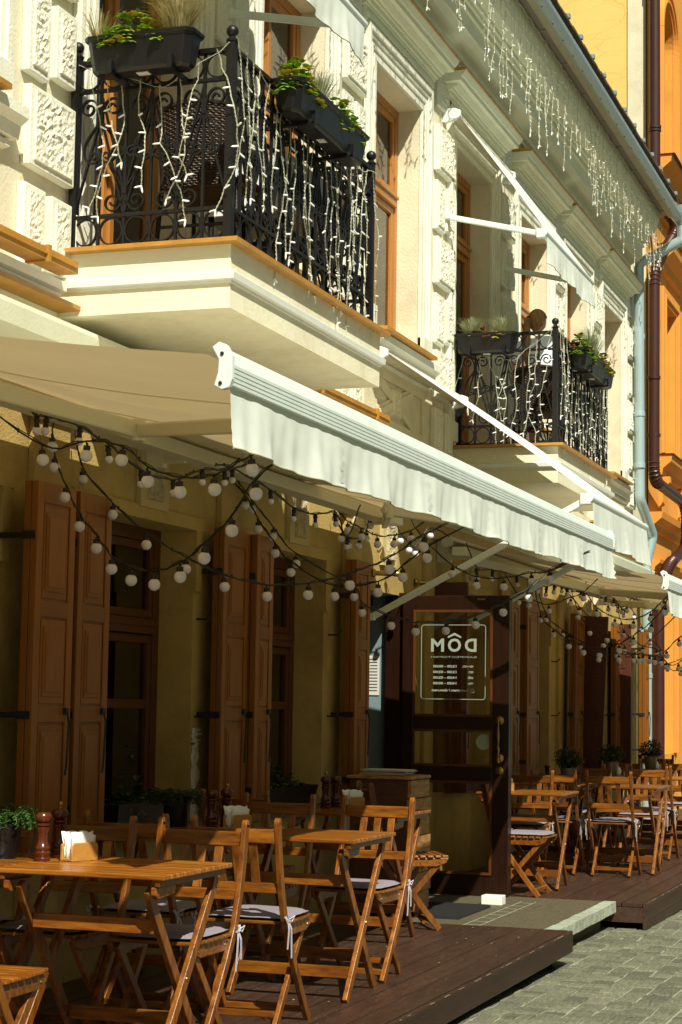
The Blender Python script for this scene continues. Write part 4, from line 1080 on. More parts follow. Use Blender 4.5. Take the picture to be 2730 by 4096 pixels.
def big_awning(x0, x1, yb_, zb_, wy_, wz_, label, elbows, xw=None, skew=(0, 0), group='long folding arm awnings over the deck'):
    A = thing('folding_arm_awning', label, 'awning', ((x0+x1)/2, -.1, wz_), group=group)
    global WARP
    def WARP(v, x0=x0, x1=x1):
        t = (v.x-x0)/(x1-x0); w_ = max(0, min(1.05, (v.y-wy_)/(yb_-wy_))); return Vector((v.x, v.y+skew[0]*t*w_, v.z+skew[1]*t*w_))
    f = MB(); fabric(f, x0+.03, x1-.03, wy_, wz_, yb_+.03, zb_+.015, .035, nx=60)
    f.build('canopy_fabric', FAB, A, smooth=True)
    x = x0+1.2
    while x < x1-.5:
        sm = MB(); P = []
        for j in range(25):
            v = j/24; P.append((x+.004*sin(j*1.1), wy_+(yb_+.03-wy_)*v, wz_+(zb_+.015-wz_)*v-.036*sin(pi*v)*1.05-.007))
        sm.sweep(P, .006, .004, side=(1, 0, 0)); sm.build('canopy_seam', ARMM, A); x += 1.2
    b = MB()
    # ribbed front bar
    prof = [(yb_-.012, zb_+.03), (yb_-.018, zb_+.036), (yb_-.035, zb_+.024), (yb_-.05, zb_-.005), (yb_-.058, zb_-.022)]
    z = zb_-.022
    for i in range(5): prof += [(yb_-.062, z-.001), (yb_-.062, z-.0105), (yb_-.056, z-.012)]; z -= .0135
    prof += [(yb_-.045, z), (yb_-.02, z+.004), (yb_-.012, zb_-.06)]
    b.prismx(prof, x0+.02, x1-.015); b.build('front_bar', ALU, A)
    for xe, s_ in ((x0, 1), (x1-.016, 1)):
        e = MB(); e.prismx([(yb_+.0, zb_+.03), (yb_-.022, zb_+.045), (yb_-.048, zb_+.034), (yb_-.066, zb_-.0), (yb_-.067, zb_-.07), (yb_-.058, zb_-.096), (yb_-.034, zb_-.102), (yb_-.008, zb_-.088), (yb_-.020, zb_-.05), (yb_-.022, zb_-.01)], xe-.004, xe+.02)
        eo = e.build('bar_end_cap', ALU, A, bevel=.003)
        h = MB()
        for zz in (zb_+.008, zb_-.082): h.lathe([(.006, 0), (.006, .003)], (xe-.0045, yb_-.034 if zz > zb_-.05 else yb_-.03, zz), 10, axis=(-1, 0, 0))
        h.build('end_cap_screw', HARD, eo)
    v = MB(); P = valance(v, x0+.03, x1-.03, yb_-.045, zb_-.088, .192, int(x0*7)); vo = v.build('valance', VAL, A, smooth=True)
    h = MB(); hem(h, P); h.build('valance_hem', mat('hem_tape', (.42, .40, .28), .8) if 'hem_tape' not in bpy.data.materials else bpy.data.materials['hem_tape'], vo)
    # wall roller and torsion bar
    r = MB(); r.tube([(x0+.02, wy_-.02, wz_-.02), (x1-.02, wy_-.02, wz_-.02)], .045, 16); r.build('fabric_roller', FAB, A, smooth='auto')
    xw = xw or x1
    r = MB(); r.box(x0+.05, xw, wy_-.17, wy_-.05, wz_-.13, wz_-.06); r.build('torsion_bar', ARMM, A, bevel=.004)
    r = MB()
    r.tube([(x1-.02, wy_-.02, wz_-.02), (xw-.05, wy_-.02, wz_-.02)], .04, 12) if xw > x1 else None
    for x in (x0+.3, (x0+x1)/2, x1-.3, xw-.25):
        r.box(x-.03, x+.03, -.12, -.004, wz_-.16, wz_+.03); r.box(x-.02, x+.02, wy_-.10, -.10, wz_-.14, wz_-.06)
    r.build('wall_bracket', ARMM, A, bevel=.004)
    for (sx, sy, sz), (ex, ey, ez), (fx, fy, fz) in elbows:
        a = MB(); a.beam((sx, sy, sz), (ex, ey, ez), .045, .07, side=(0, 0, 1) if 0 else (0, 1, 0)); a.build('rear_arm', ARMM, A, bevel=.008)
        a = MB(); a.beam((ex, ey, ez), (fx, fy, fz), .04, .06, side=(0, 1, 0)); a.build('front_arm', ARMM, A, bevel=.008)
        a = MB(); a.lathe([(.03, -.045), (.036, -.03), (.036, .03), (.03, .045)], (ex, ey, ez), 14); a.tube([(ex-.05, ey+.02, ez), (ex+.05, ey-.02, ez)], .02, 8); a.build('elbow_joint', ARMM, A, smooth='auto')
    WARP = None
    return A
Yb, Zb = -1.90, 2.535
big_awning(5.145, 12.31, Yb, Zb, -.14, 2.85, 'long pale awning with ribbed white front bar over the near tables, nearest the viewer',
           [((5.35, -.25, 2.72), (7.0, -.80, 2.605), (6.0, Yb+.03, 2.45)), ((12.0, -.27, 2.71), (10.4, -.85, 2.60), (11.3, Yb+.03, 2.45))], skew=(.2, .095))
big_awning(13.86, 20.6, -1.8, 2.475, -.14, 2.78, 'long pale awning over the far tables, its end cap at the right edge',
           [((14.2, -.25, 2.64), (16.2, -.9, 2.51), (14.8, -1.77, 2.38)), ((20.3, -.25, 2.64), (18.5, -.9, 2.52), (19.4, -1.77, 2.38))])
big_awning(-3.0, 3.45, Yb, Zb, -.14, 2.85, 'unseen pale awning added to the left of the near one to shade the left tables',
           [((3.2, -.25, 2.72), (1.6, -.8, 2.60), (2.6, Yb+.03, 2.45))])  # out-of-view awning, added to keep sun off the left tables and wall
def drop_awning(x0, x1, wz_, yb_, zb_, az, label, val=.22, splay=0):
    A = thing('drop_arm_awning', label, 'awning', ((x0+x1)/2, -.05, wz_), group='small drop arm awnings')
    f = MB(); fabric(f, x0+.01, x1-.01, -.10, wz_+.035, yb_-.005, zb_+.024, -.012, nx=20); f.build('canopy_fabric', VAL, A, smooth=True)
    b = MB(); b.tube([(x0-.01, yb_, zb_), (x1+.01, yb_, zb_)], .026, 14); b.build('front_bar', ALU, A, smooth='auto')
    b = MB(); b.tube([(x0, -.10, wz_), (x1, -.10, wz_)], .035, 14); b.build('fabric_roller', FAB, A, smooth='auto')
    v = MB(); P = valance(v, x0+.03, x1-.02, yb_-.01, zb_-.02, val, int(x0*5), splay=splay); vo = v.build('valance', VAL, A, smooth=True)
    h = MB(); hem(h, P); h.build('valance_hem', bpy.data.materials['hem_tape'], vo)
    for x in (x0, x1):
        b = MB(); b.prismx([(0, wz_-.06), (-.03, wz_-.065), (-.10, wz_-.05), (-.15, wz_-.02), (-.15, wz_+.03), (-.10, wz_+.05), (0, wz_+.05)], x-.02, x+.02)
        b.build('roller_bracket', ALU, A, bevel=.006)
        a = MB(); a.beam((x, -.05, az), (x, yb_+.02, zb_-.012), .03, .045, side=(1, 0, 0)); ar = a.build('drop_arm', ALU, A, bevel=.008)
        a = MB(); a.box(x-.025, x+.025, -.03, -.002, az-.09, az+.09); a.box(x-.02, x+.02, -.08, -.03, az-.02, az+.03); a.box(x-.03, x+.03, yb_-.01, yb_+.06, zb_-.045, zb_+.03); a.build('arm_hinge', ALU, ar, bevel=.006)
    b = MB(); b.tube([(x1+.03, -.10, wz_), (x1+.06, -.12, wz_)], .012, 8); b.tube([(x1+.06, -.13, wz_-.04)]+[(x1+.06+.012*cos(t*pi/6), -.13, wz_-.08-.03*sin(t*pi/6)) for t in range(-3, 10)], .005, 6); b.build('crank_eye', ARMM, A)
    return A
drop_awning(7.72, 9.60, 6.24, -.86, 5.27, 5.42, 'white drop arm awning high above the near balcony, cut by the top edge')
drop_awning(14.2, 16.05, 6.24, -.84, 5.22, 5.40, 'white drop arm awning shading the tall door of the far balcony')
drop_awning(12.36, 14.5, 3.95, -1.58, 2.90, 2.10, 'white drop arm awning over the doorway, its end flaring behind the long awning', .27, splay=1)
for nm, x in (('wall_bolt', 12.52), ('wall_bolt', 13.3)):
    pass
# ================================================================ festoon strings
ENDS = [((6.8,-.1),(6.12,-1.9)),((7.36,-.2),(6.2,-1.7)),((7.85,-.05),(8.6,-1.7)),((9.72,-.05),(8.83,-1.7)),((9.88,-.05),(11.2,-1.7)),((11.2,-.1),(11.85,-.6)),((11.55,-.05),(12.1,-.2)),((12.5,-.1),(13.1,-.4)),((12.1,-.4),(11.15,-1.7)),((15.2,-.2),(16.1,-1.0)),((16.5,-.2),(14.3,-1.7)),((17,-.1),(17.2,-1.7)),((18.1,-.2),(19.0,-1.4)),((18.0,-.1),(17.8,-1.7)),((17.5,-.2),(14.5,-1.7)),((20.3,-.1),(19.6,-.7)),((20.25,-.1),(18.8,-1.6)),((21.2,-.1),(19.7,-1.7)),((6.5,-.5),(8.9,-.5)),((8.6,-.45),(10.9,-.45)),((13.2,-.5),(17.6,-.5)),((18.4,-.4),(20.8,-.4))]
STR = [
(0.05,[(6.56,-0.58,2.44),(6.48,-0.81,2.44),(6.42,-0.99,2.41),(6.38,-1.12,2.32),(6.32,-1.28,2.27),(6.27,-1.44,2.27),(6.21,-1.61,2.33)]),
(0.05,[(7.39,-0.18,2.617),(7.40,-0.19,2.525),(7.39,-0.25,2.39),(7.40,-0.32,2.26),(7.37,-0.42,2.16),(7.26,-0.55,2.06),(7.1,-0.72,2.0),(6.94,-0.9,1.97),(6.79,-1.08,1.99),(6.63,-1.25,2.05),(6.49,-1.42,2.14),(6.35,-1.57,2.26)]),
(0.05,[(7.89,-0.08,2.53),(7.95,-0.21,2.37),(8.01,-0.36,2.23),(8.09,-0.53,2.12),(8.16,-0.7,2.04),(8.25,-0.88,2.0),(8.32,-1.06,2.01),(8.4,-1.24,2.06),(8.48,-1.41,2.14),(8.54,-1.56,2.25)]),
(0.05,[(9.63,-0.2,2.59),(9.58,-0.3,2.45),(9.51,-0.43,2.31),(9.44,-0.55,2.2),(9.27,-0.86,2.06),(9.11,-1.15,2.07),(9.02,-1.31,2.14),(8.94,-1.46,2.23)]),
(0.05,[(9.93,-0.12,2.6),(10.01,-0.22,2.45),(10.11,-0.33,2.3),(10.33,-0.61,2.12),(10.36,-0.65,2.03),(10.48,-0.79,1.96),(10.58,-0.91,1.93),(10.7,-1.06,1.94),(10.82,-1.21,1.98),(10.93,-1.35,2.06),(11.04,-1.48,2.15),(11.13,-1.59,2.27)]),
(0.05,[(11.27,-0.16,2.68),(11.34,-0.22,2.61),(11.41,-0.29,2.57),(11.5,-0.37,2.53),(11.6,-0.45,2.54),(11.69,-0.54,2.58)]),
(0.048,[(11.62,-0.08,2.58),(11.71,-0.1,2.54),(11.83,-0.13,2.55),(11.93,-0.15,2.61),(11.99,-0.16,2.7)]),
(0.048,[(12.54,-0.14,2.75),(12.61,-0.18,2.65),(12.69,-0.22,2.59),(12.75,-0.25,2.57),(12.88,-0.32,2.71)]),
(0.05,[(12.0,-0.53,2.55),(11.82,-0.78,2.36),(11.66,-0.99,2.27),(11.5,-1.21,2.25),(11.33,-1.43,2.27),(11.24,-1.56,2.27)]),
(0.05,[(15.38,-0.36,2.37),(15.46,-0.43,2.35),(15.61,-0.57,2.31),(15.78,-0.72,2.38),(15.88,-0.81,2.43)]),
(0.05,[(16.38,-0.32,2.27),(16.13,-0.49,2.13),(15.85,-0.69,2.02),(15.59,-0.87,1.96),(15.32,-1.06,1.93),(15.01,-1.28,1.96),(14.78,-1.44,2.02),(14.52,-1.62,2.11),(14.33,-1.76,2.23)]),
(0.05,[(16.99,-0.23,2.3),(17.01,-0.38,2.16),(17.03,-0.55,2.05),(17.05,-0.71,1.94),(17.08,-0.89,1.94),(17.1,-1.07,1.93),(17.12,-1.21,1.92),(17.13,-1.32,1.98),(17.15,-1.43,2.09)]),
(0.052,[(18.18,-0.28,2.38),(18.26,-0.38,2.23),(18.34,-0.5,2.11),(18.48,-0.68,2.06),(18.53,-0.76,1.97)]),
(0.052,[(18.0,-0.33,2.42),(17.96,-0.61,2.15),(17.95,-0.71,2.0),(17.92,-0.96,1.96),(17.91,-1.03,1.95),(17.89,-1.14,1.93),(17.87,-1.31,1.88)]),
(0.05,[(17.28,-0.36,2.53),(16.72,-0.64,2.48),(16.32,-0.84,2.32),(15.82,-1.09,2.21),(15.32,-1.34,2.17),(14.87,-1.56,2.21),(14.55,-1.72,2.29)]),
(0.05,[(20.09,-0.21,2.56),(19.96,-0.34,2.54),(19.91,-0.39,2.52),(19.84,-0.46,2.53),(19.78,-0.52,2.57)]),
(0.05,[(20.16,-0.24,2.63),(20.04,-0.36,2.37),(20.01,-0.39,2.28),(19.91,-0.49,2.18),(19.76,-0.64,2.1),(19.58,-0.82,2.06),(19.47,-0.93,1.93),(19.29,-1.11,1.86)]),
(0.05,[(21.09,-0.31,2.52),(20.99,-0.41,2.37),(20.88,-0.52,2.22),(20.73,-0.66,2.11),(20.62,-0.76,1.93)]),
(0.036,[(6.65,-0.5,2.57),(6.72,-0.5,2.58),(7.02,-0.5,2.58),(7.31,-0.5,2.54),(7.64,-0.5,2.47),(7.99,-0.5,2.47),(8.33,-0.5,2.56),(8.61,-0.5,2.59)]),
(0.036,[(8.83,-0.45,2.63),(9.38,-0.45,2.58),(9.73,-0.45,2.52),(10.09,-0.45,2.52),(10.45,-0.45,2.56),(10.65,-0.45,2.44)]),
(0.04,[(13.52,-0.5,2.45),(13.95,-0.5,2.47),(14.76,-0.5,2.48),(15.49,-0.5,2.47),(15.8,-0.5,2.46),(16.11,-0.5,2.5),(16.44,-0.5,2.53),(16.67,-0.5,2.52),(16.95,-0.5,2.57),(17.25,-0.5,2.53)]),
(0.04,[(18.73,-0.4,2.58),(18.97,-0.4,2.56),(19.38,-0.4,2.57),(19.96,-0.4,2.48),(20.35,-0.4,2.61)]),
]
WHERE = ['near strand of round bulbs sagging from the long awning at far left, topmost loop',
 'lowest near strand of round bulbs, a deep loop in front of the first folded shutters',
 'strand of round bulbs sagging across the first window to the middle of the awning',
 'strand of round bulbs from above the second window to the middle of the awning',
 'strand of round bulbs sagging in front of the open glazed door',
 'short strand of round bulbs on the sunlit wall left of the doorway, upper loop',
 'short lowest strand of small bulbs on the sunlit wall left of the doorway',
 'short strand of bulbs crossing over the doorway lintel',
 'strand of round bulbs rising past the white awning arm over the doorway',
 'short strand of round bulbs high beyond the open door',
 'deep loop of round bulbs just right of the open door',
 'long low loop of round bulbs in front of the leaning dark shutters',
 'steep strand of bulbs falling from the wall by the leaning dark shutter',
 'strand of round bulbs running low to the right edge past the far shutters',
 'strand of round bulbs looping up to the end cap of the far awning',
 'small bunch of bulbs high on the wall near the grey downpipe',
 'steep strand of bulbs falling in front of the grey downpipe',
 'outermost steep strand of bulbs before the brown downpipe',
 'string of small bulbs in large black sockets along the wall above the first window',
 'string of small bulbs in large black sockets along the wall above the second window',
 'string of small bulbs in large black sockets beyond the open door',
 'string of small bulbs in large black sockets near the grey downpipe']
HANG = {}
def hang_meshes(dia, small):
    if dia in HANG: return HANG[dia]
    b = MB(); b.sphere((0, 0, 0), dia/2, 18, 12)
    s = MB(); r = dia*.27
    if small: s.lathe([(r*1.1, dia*.40), (r*1.25, dia*.5), (r*1.0, dia*.95), (r*1.4, dia*1.1), (r*1.4, dia*1.35), (r*.9, dia*1.5), (r*1.3, dia*1.55), (r*1.3, dia*1.75)], n=10)
    else: s.lathe([(r, dia*.41), (r*1.05, dia*.5), (r*1.02, dia*.78), (r*.4, dia*.80), (r*.3, dia*1.0)], n=10)
    s.tube([(0, 0, dia*.8), (dia*.12, 0, dia*1.15 if not small else dia*1.8)], .0035, 5)
    HANG[dia] = (b, s); return HANG[dia]
BM = {}
for i, (dia, pts) in enumerate(STR):
    random.seed(50+i); small = dia < .045
    t = thing('festoon_lights', WHERE[i], 'string lights', pts[0], group='festoon lights under the awnings')
    T0 = Vector(t.location); up_ = dia*(1.75 if small else 1.12)
    tops = [Vector(p)+Vector((0, 0, up_)) for p in pts]
    d0 = tops[0]-tops[1]; d1 = tops[-1]-tops[-2]
    (ax_, ay_), (bx_, by_) = ENDS[i]; a0 = Vector((ax_, max(ay_, -.6), 2.76 if ay_ > -.45 else 2.68)); a1 = Vector((bx_, max(by_-.12, -1.84) if by_ < -1.5 else by_, 2.44 if by_ < -1.5 else 2.72))
    P = [a0]+tops+[a1]; cab = []
    for k in range(len(P)-1):
        p0 = P[max(k-1, 0)]; p1 = P[k]; p2 = P[k+1]; p3 = P[min(k+2, len(P)-1)]
        for j in range(6):
            u = j/6; q = .5*((2*p1)+(p2-p0)*u+(2*p0-5*p1+4*p2-p3)*u*u+(3*p1-p0-3*p2+p3)*u**3)
            cab.append(q+Vector((random.uniform(-1, 1), random.uniform(-1, 1), random.uniform(-1, 1)))*.003)
    cab.append(P[-1])
    m = MB(); m.tube(cab, .0038 if not small else .005, 7)
    m.tube([c+Vector((.004*sin(k*1.7), 0, .005+.005*cos(k*1.3))) for k, c in enumerate(cab)], .0024, 5)
    for k in range(4, len(cab), 9): m.tube([cab[k]-Vector((.0, 0, .006)), cab[k]+Vector((0, 0, .012))], .0045, 5)
    m.build('cable', CABLE, t)
    hb, hs = hang_meshes(dia, small)
    for p in pts:
        if dia not in BM:
            so = hs.build('socket', CABLE, None, smooth='auto'); bo = hb.build('bulb', BULB, None, smooth=True); BM[dia] = (so.data, bo.data)
        else:
            so = bpy.data.objects.new('socket', BM[dia][0]); bo = bpy.data.objects.new('bulb', BM[dia][1]); C.objects.link(so); C.objects.link(bo)
        so.parent = t; so.location = Vector(p)-T0; bo.parent = so; so.rotation_euler = (random.uniform(-.12, .12), random.uniform(-.12, .12), random.uniform(0, 6))
# wall bolts the crank rods rest on
for x, lab in ((12.52, 'brass wall bolt left of the doorway lintel'), (13.55, 'brass wall bolt right of the doorway lintel')):
    m = MB(); m.lathe([(.03, 0), (.03, .02), (.018, .03), (.018, .16), (.021, .165), (.021, .19), (.012, .195)], (x, -.0, 2.42), 14, axis=(.55, -.83, 0))
    tag(m.build('wall_bolt', BRASS, smooth='auto'), lab, 'wall bolt')
for x0_, lab in ((12.90, 'printed menu sheet on the blue-grey wall inside the doorway'),):
    m = MB(); m.box(13.232, 13.236, .165, .36, 1.57, 1.86); nt_ = tag(m.build('paper_notice', PAPER), lab, 'notice')
    m = MB(); random.seed(2)
    for k in range(11): m.box(13.2305, 13.232, .18, .18+random.uniform(.05, .15), 1.83-.023*k, 1.837-.023*k)
    m.build('printed_lines', INK, nt_, split=False)

# ================================================================ furniture
def chair(cushion, name='folding_chair'):
    """faces +X, origin on the floor under the seat"""
    t = thing(name, '', 'chair'); O_ = .25
    prof = [(0, .83), (.012, .75), (.032, .65), (.06, .55), (.10, .44), (.17, .33), (.25, .22), (.34, .10), (.42, .004)]
    for s in (-1, 1):
        m = MB(); y = s*.178; pts = [(a-O_, y, b) for a, b in prof]
        m.sweep(pts, .022, .036, side=(0, 1, 0)); m.lathe([(.017, -.011), (.017, .011)], (0-O_, y, .83), 12, axis=(0, 1, 0)); m.build('back_post', FURZ, t, world=False, bevel=.003, split=False)
    for s in (-1, 1):
        m = MB(); y = s*.148; m.sweep([(.44-O_, y, .405), (.26-O_, y, .20), (.085-O_, y, .004)], .020, .034, side=(0, 1, 0)); m.build('cross_leg', FURZ, t, world=False, bevel=.003)
    m = MB(); m.box(.0-O_-.008, .014-O_, -.167, .167, .745, .80); m.build('top_rail', FURX, t, world=False, bevel=.003)
    m = MB(); m.box(.048-O_, .066-O_, -.167, .167, .545, .585); m.build('lower_rail', FURX, t, world=False, bevel=.003)
    for y in (-.072, 0, .072):
        m = MB(); m.beam((.004-O_, y, .745), (.054-O_, y, .585), .036, .010, side=(0, 1, 0)); m.build('back_slat', FURZ, t, world=False, bevel=.002)
    m = MB()
    for k in range(8):
        x = .115+k*.046; m.box(x-O_, x+.036-O_, -.185+.004*max(0, k-5)**2, .185-.004*max(0, k-5)**2, .415, .428)
    m.build('seat', FURX, t, world=False, bevel=.003, split=False)
    for s in (-1, 1):
        m = MB(); y = s*.163; m.add([(.11-O_, y-.008, .414), (.475-O_, y-.008, .414), (.46-O_, y-.008, .385), (.40-O_, y-.008, .365), (.18-O_, y-.008, .365), (.12-O_, y-.008, .385),
                                       (.11-O_, y+.008, .414), (.475-O_, y+.008, .414), (.46-O_, y+.008, .385), (.40-O_, y+.008, .365), (.18-O_, y+.008, .365), (.12-O_, y+.008, .385)],
                                      [(0, 1, 2, 3, 4, 5), (11, 10, 9, 8, 7, 6)]+[(k, (k+1) % 6, 6+(k+1) % 6, 6+k) for k in range(6)])
        so = m.build('seat_rail', FURX, t, world=False, bevel=.003)
        h = MB()
        for x in (.17, .42): h.lathe([(.006, 0), (.005, .003)], (x-O_, y+s*.008, .39), 8, axis=(0, s, 0))
        h.build('screw', BRASS, so, world=False, split=False)
    m = MB(); m.box(.375-O_, .40-O_, -.167, .167, .035, .06); m.build('front_stretcher', FURX, t, world=False, bevel=.002)
    m = MB(); m.box(.105-O_, .125-O_, -.138, .138, .05, .075); m.build('rear_stretcher', FURX, t, world=False, bevel=.002)
    if cushion:
        m = MB(); n1, n2 = 14, 12; T = []; B_ = []
        for i in range(n1+1):
            rt_, rb_ = [], []
            for j in range(n2+1):
                u = i/n1*2-1; v = j/n2*2-1; e = (1-abs(u)**6)*(1-abs(v)**6)
                cu = 1-.10*abs(v)**4*max(0, u); cv = 1-.06*abs(u)**5
                x = .295-O_+.175*u*cu; y = .175*v*cv
                rt_.append((x, y, .440+.016*e**.6+.003*noise.noise(Vector((x*18, y*18, 1))))); rb_.append((x, y, .440-.010*e**.6))
            T.append(rt_); B_.append(rb_)
        m.grid(T); m.grid(B_); cu_ = m.build('seat_cushion', CUSH, t, world=False, smooth=True, split=False)
        m = MB()
        for s in (-1, 1):
            y = s*.182
            m.tube([(.10-O_, y-s*.02, .445), (.075-O_, y+s*.012, .45), (.085-O_, y+s*.016, .435), (.115-O_, y+s*.014, .43)], .005, 5)
            for dx, l_ in ((.03, .15), (-.02, .11)): m.sweep([(.10-O_, y+s*.014, .435), (.10+dx*.6-O_, y+s*.022, .40), (.10+dx-O_, y+s*.02, .435-l_)], .014, .0015, side=(1, 0, 0))
            m.tube([(.10-O_, y+s*.012, .438), (.13-O_, y+s*.03, .452), (.125-O_, y+s*.02, .43), (.10-O_, y+s*.012, .436), (.07-O_, y+s*.028, .45), (.075-O_, y+s*.02, .428), (.10-O_, y+s*.012, .436)], .0028, 5)
        m.build('ribbon', RIB, cu_, world=False)
    return t
def table():
    """origin on the floor below the centre, slats run along Y"""
    t = thing('folding_table', '', 'table'); HX, HY_ = .305, .33
    m = MB(); nb = 10; wd = 2*HX/nb
    for k in range(nb): m.box(-HX+k*wd+.003, -HX+(k+1)*wd-.003, -HY_, HY_, .692, .71)
    m.build('tabletop', FURT, t, world=False, bevel=.004, split=False)
    for s in (-1, 1):
        m = MB(); m.box(-HX+.012, HX-.012, s*(HY_-.03)-.009, s*(HY_-.03)+.009, .668, .6915); m.build('end_batten', FURX, t, world=False, bevel=.003)
        m = MB(); m.add([(-.29, 0, .667), (-.12, 0, .667), (-.13, 0, .635), (-.27, 0, .625), (-.29, 0, .64)]*1+[(-.29, .02, .667), (-.12, .02, .667), (-.13, .02, .635), (-.27, .02, .625), (-.29, .02, .64)], [(0, 1, 2, 3, 4), (9, 8, 7, 6, 5)]+[(k, (k+1) % 5, 5+(k+1) % 5, 5+k) for k in range(5)])
        m.xf(Matrix.Translation((0, s*(HY_-.045)-.01, 0))); m.build('leg_block', FURX, t, world=False, bevel=.003)
    for s in (-1, 1):
        m = MB(); y = s*.275; m.sweep([(.265, y, .665), (.24, y, .62), (-.235, y, .003)], .022, .042, side=(0, 1, 0)); m.build('leg', FURZ, t, world=False, bevel=.003)
        m = MB(); y = s*.248; m.sweep([(-.25, y, .655), (-.22, y, .60), (.24, y, .003)], .022, .042, side=(0, 1, 0)); m.build('leg', FURZ, t, world=False, bevel=.003)
        h = MB(); h.lathe([(.008, 0), (.006, .004)], (.005, y+s*.038, .325), 8, axis=(0, s, 0)); h.build('bolt', BRASS, t, world=False)
    for z, x, hw in ((.12, -.155, .262), (.16, .13, .236), (.52, -.165, .236)):
        m = MB(); m.box(x-.010, x+.010, -hw, hw, z-.025, z+.025); m.build('stretcher', FURX, t, world=False, bevel=.002)
    return t
ch_c = chair(True); ch_p = chair(False); tb = table()
used = {}
def place(proto, x, y, z, rz, label, group):
    if proto.name not in used: used[proto.name] = 1; o = proto; o.location = (x, y, z); o.rotation_euler = (0, 0, rz); o['label'] = label
    else: o = dup(proto, (x, y, z), rz, label)
    o['group'] = group; return o
GC, GT = 'folding chairs on the decks', 'folding tables on the decks'
D1, D2 = .20, .155
PI_ = pi
T_ = [(6.24, -1.10, D1, 'slatted folding table at the left edge, its outer end toward the street'),
      (6.24, -.43, D1, 'inner folding table at the left edge with the trailing plant on it'),
      (8.175, -1.13, D1, 'slatted folding table in the second row, street end'),
      (8.175, -.46, D1, 'inner folding table in the second row with pepper mills and napkins'),
      (10.10, -.74, D1, 'folding table in the third row beside the wooden crate stand'),
      (14.04, -.77, D2, 'folding table just right of the open door'),
      (15.68, -1.20, D2, 'folding table in the second row right of the door, street end'),
      (15.68, -.53, D2, 'inner folding table in the second row right of the door, potted plant on it'),
      (17.75, -1.15, D2, 'folding table in the third row right of the door, street end'),
      (17.75, -.48, D2, 'inner folding table in the third row right of the door'),
      (19.9, -1.15, D2, 'folding table in the fourth row right of the door, street end'),
      (19.9, -.48, D2, 'inner folding table in the fourth row right of the door'), (22.0, -1.1, D2, 'farthest folding table on the far deck')]
for x, y, z, lab in T_: place(tb, x, y, z, random.uniform(-.01, .01), lab, GT)
E_ = .25
CH = [(5.14+E_, -1.0, D1, 0, 'p', 'folding chair cut by the lower left corner, bare slatted seat'),
      (6.87-E_, -1.17, D1, PI_, 'c', 'cushioned folding chair behind the left table, street side, back to the viewer'),
      (6.87-E_, -.69, D1, PI_, 'c', 'cushioned folding chair behind the left table, nearer the wall'),
      (6.87-E_, -.25, D1, PI_, 'c', 'cushioned folding chair behind the left table, closest to the first window'),
      (5.2+E_, -.45, D1, 0, 'c', 'folding chair at the left table near the wall, mostly out of frame'),
      (7.05+E_, -1.225, D1, .03, 'c', 'cushioned folding chair with tied white ribbon facing the second row table'),
      (7.08+E_, -.74, D1, -.02, 'c', 'cushioned folding chair facing the inner table of the second row'),
      (8.99-E_, -1.20, D1, PI_-.03, 'c', 'sunlit cushioned folding chair behind the second row table, street side'),
      (8.97-E_, -.70, D1, PI_+.05, 'p', 'bare slatted folding chair behind the inner second row table'),
      (9.2+E_, -.35, D1, 0, 'p', 'bare folding chair by the wall before the third row table'),
      (10.78, -.80, D1, -1.05, 'p', 'bare folding chair turned to the street beside the wooden crate stand'),
      (13.43, -.87, D2, -pi/2, 'c', 'cushioned folding chair turned outward right beside the open door'),
      (14.60, -.60, D2, PI_, 'c', 'cushioned folding chair behind the first table right of the door, wall side'),
      (15.30, -1.19, D2, 0, 'c', 'folding chair with mauve cushion in the middle of the far deck, street side'),
      (15.30, -.74, D2, 0, 'c', 'cushioned folding chair facing the inner table of the second row past the door'),
      (16.50, -1.20, D2, PI_, 'c', 'sunlit folding chair behind the second table past the door'),
      (16.50, -.7, D2, PI_, 'c', 'folding chair behind the second table past the door, wall side'),
      (17.2, -1.2, D2, 0, 'c', 'folding chair before the third far table, street side'), (17.2, -.6, D2, 0, 'c', 'folding chair before the third far table, wall side'),
      (18.55, -1.2, D2, PI_, 'c', 'folding chair behind the third far table, street side'), (18.55, -.6, D2, PI_, 'c', 'folding chair behind the third far table, wall side'),
      (19.3, -1.2, D2, 0, 'c', 'folding chair before the fourth far table, street side'), (20.6, -1.2, D2, PI_, 'c', 'folding chair behind the fourth far table, street side'),
      (20.6, -.6, D2, PI_, 'c', 'folding chair behind the fourth far table, wall side'), (21.4, -1.2, D2, 0, 'p', 'folding chair before the farthest table')]
for x, y, z, rz, k, lab in CH: place(ch_c if k == 'c' else ch_p, x, y, z, rz, lab, GC)

# ---------------- table things
def pepper_mill(x, y, z, h, knob, lab):
    t = thing('pepper_mill', lab, 'pepper mill', (x, y, z), group='turned wooden mills')
    k = h/.2
    m = MB(); m.lathe([(a*k*1.25, b*k) for a, b in ((.024, 0), (.0255, .004), (.0255, .012), (.022, .016), (.025, .022), (.0255, .034), (.021, .040), (.024, .046), (.024, .056), (.019, .064), (.0155, .085), (.018, .11), (.0215, .122), (.0215, .13), (.017, .134), (.0215, .14), (.0215, .146), (.016, .15))], (x, y, z), 22)
    m.build('body', MILL, t, smooth='auto')
    m = MB(); m.lathe([(a*k*1.25, b*k) for a, b in ((.015, .1502), (.022, .156), (.026, .168), (.0255, .180), (.019, .190), (.006, .193))], (x, y, z), 22); hd_ = m.build('head', MILL, t, smooth='auto')
    if knob:
        m = MB(); m.lathe([(.004, .193*k), (.004, .202*k), (.009, .206*k), (.010, .213*k), (.005, .219*k)], (x, y, z), 12); m.build('knob', BRASS, hd_, smooth='auto')
    return t
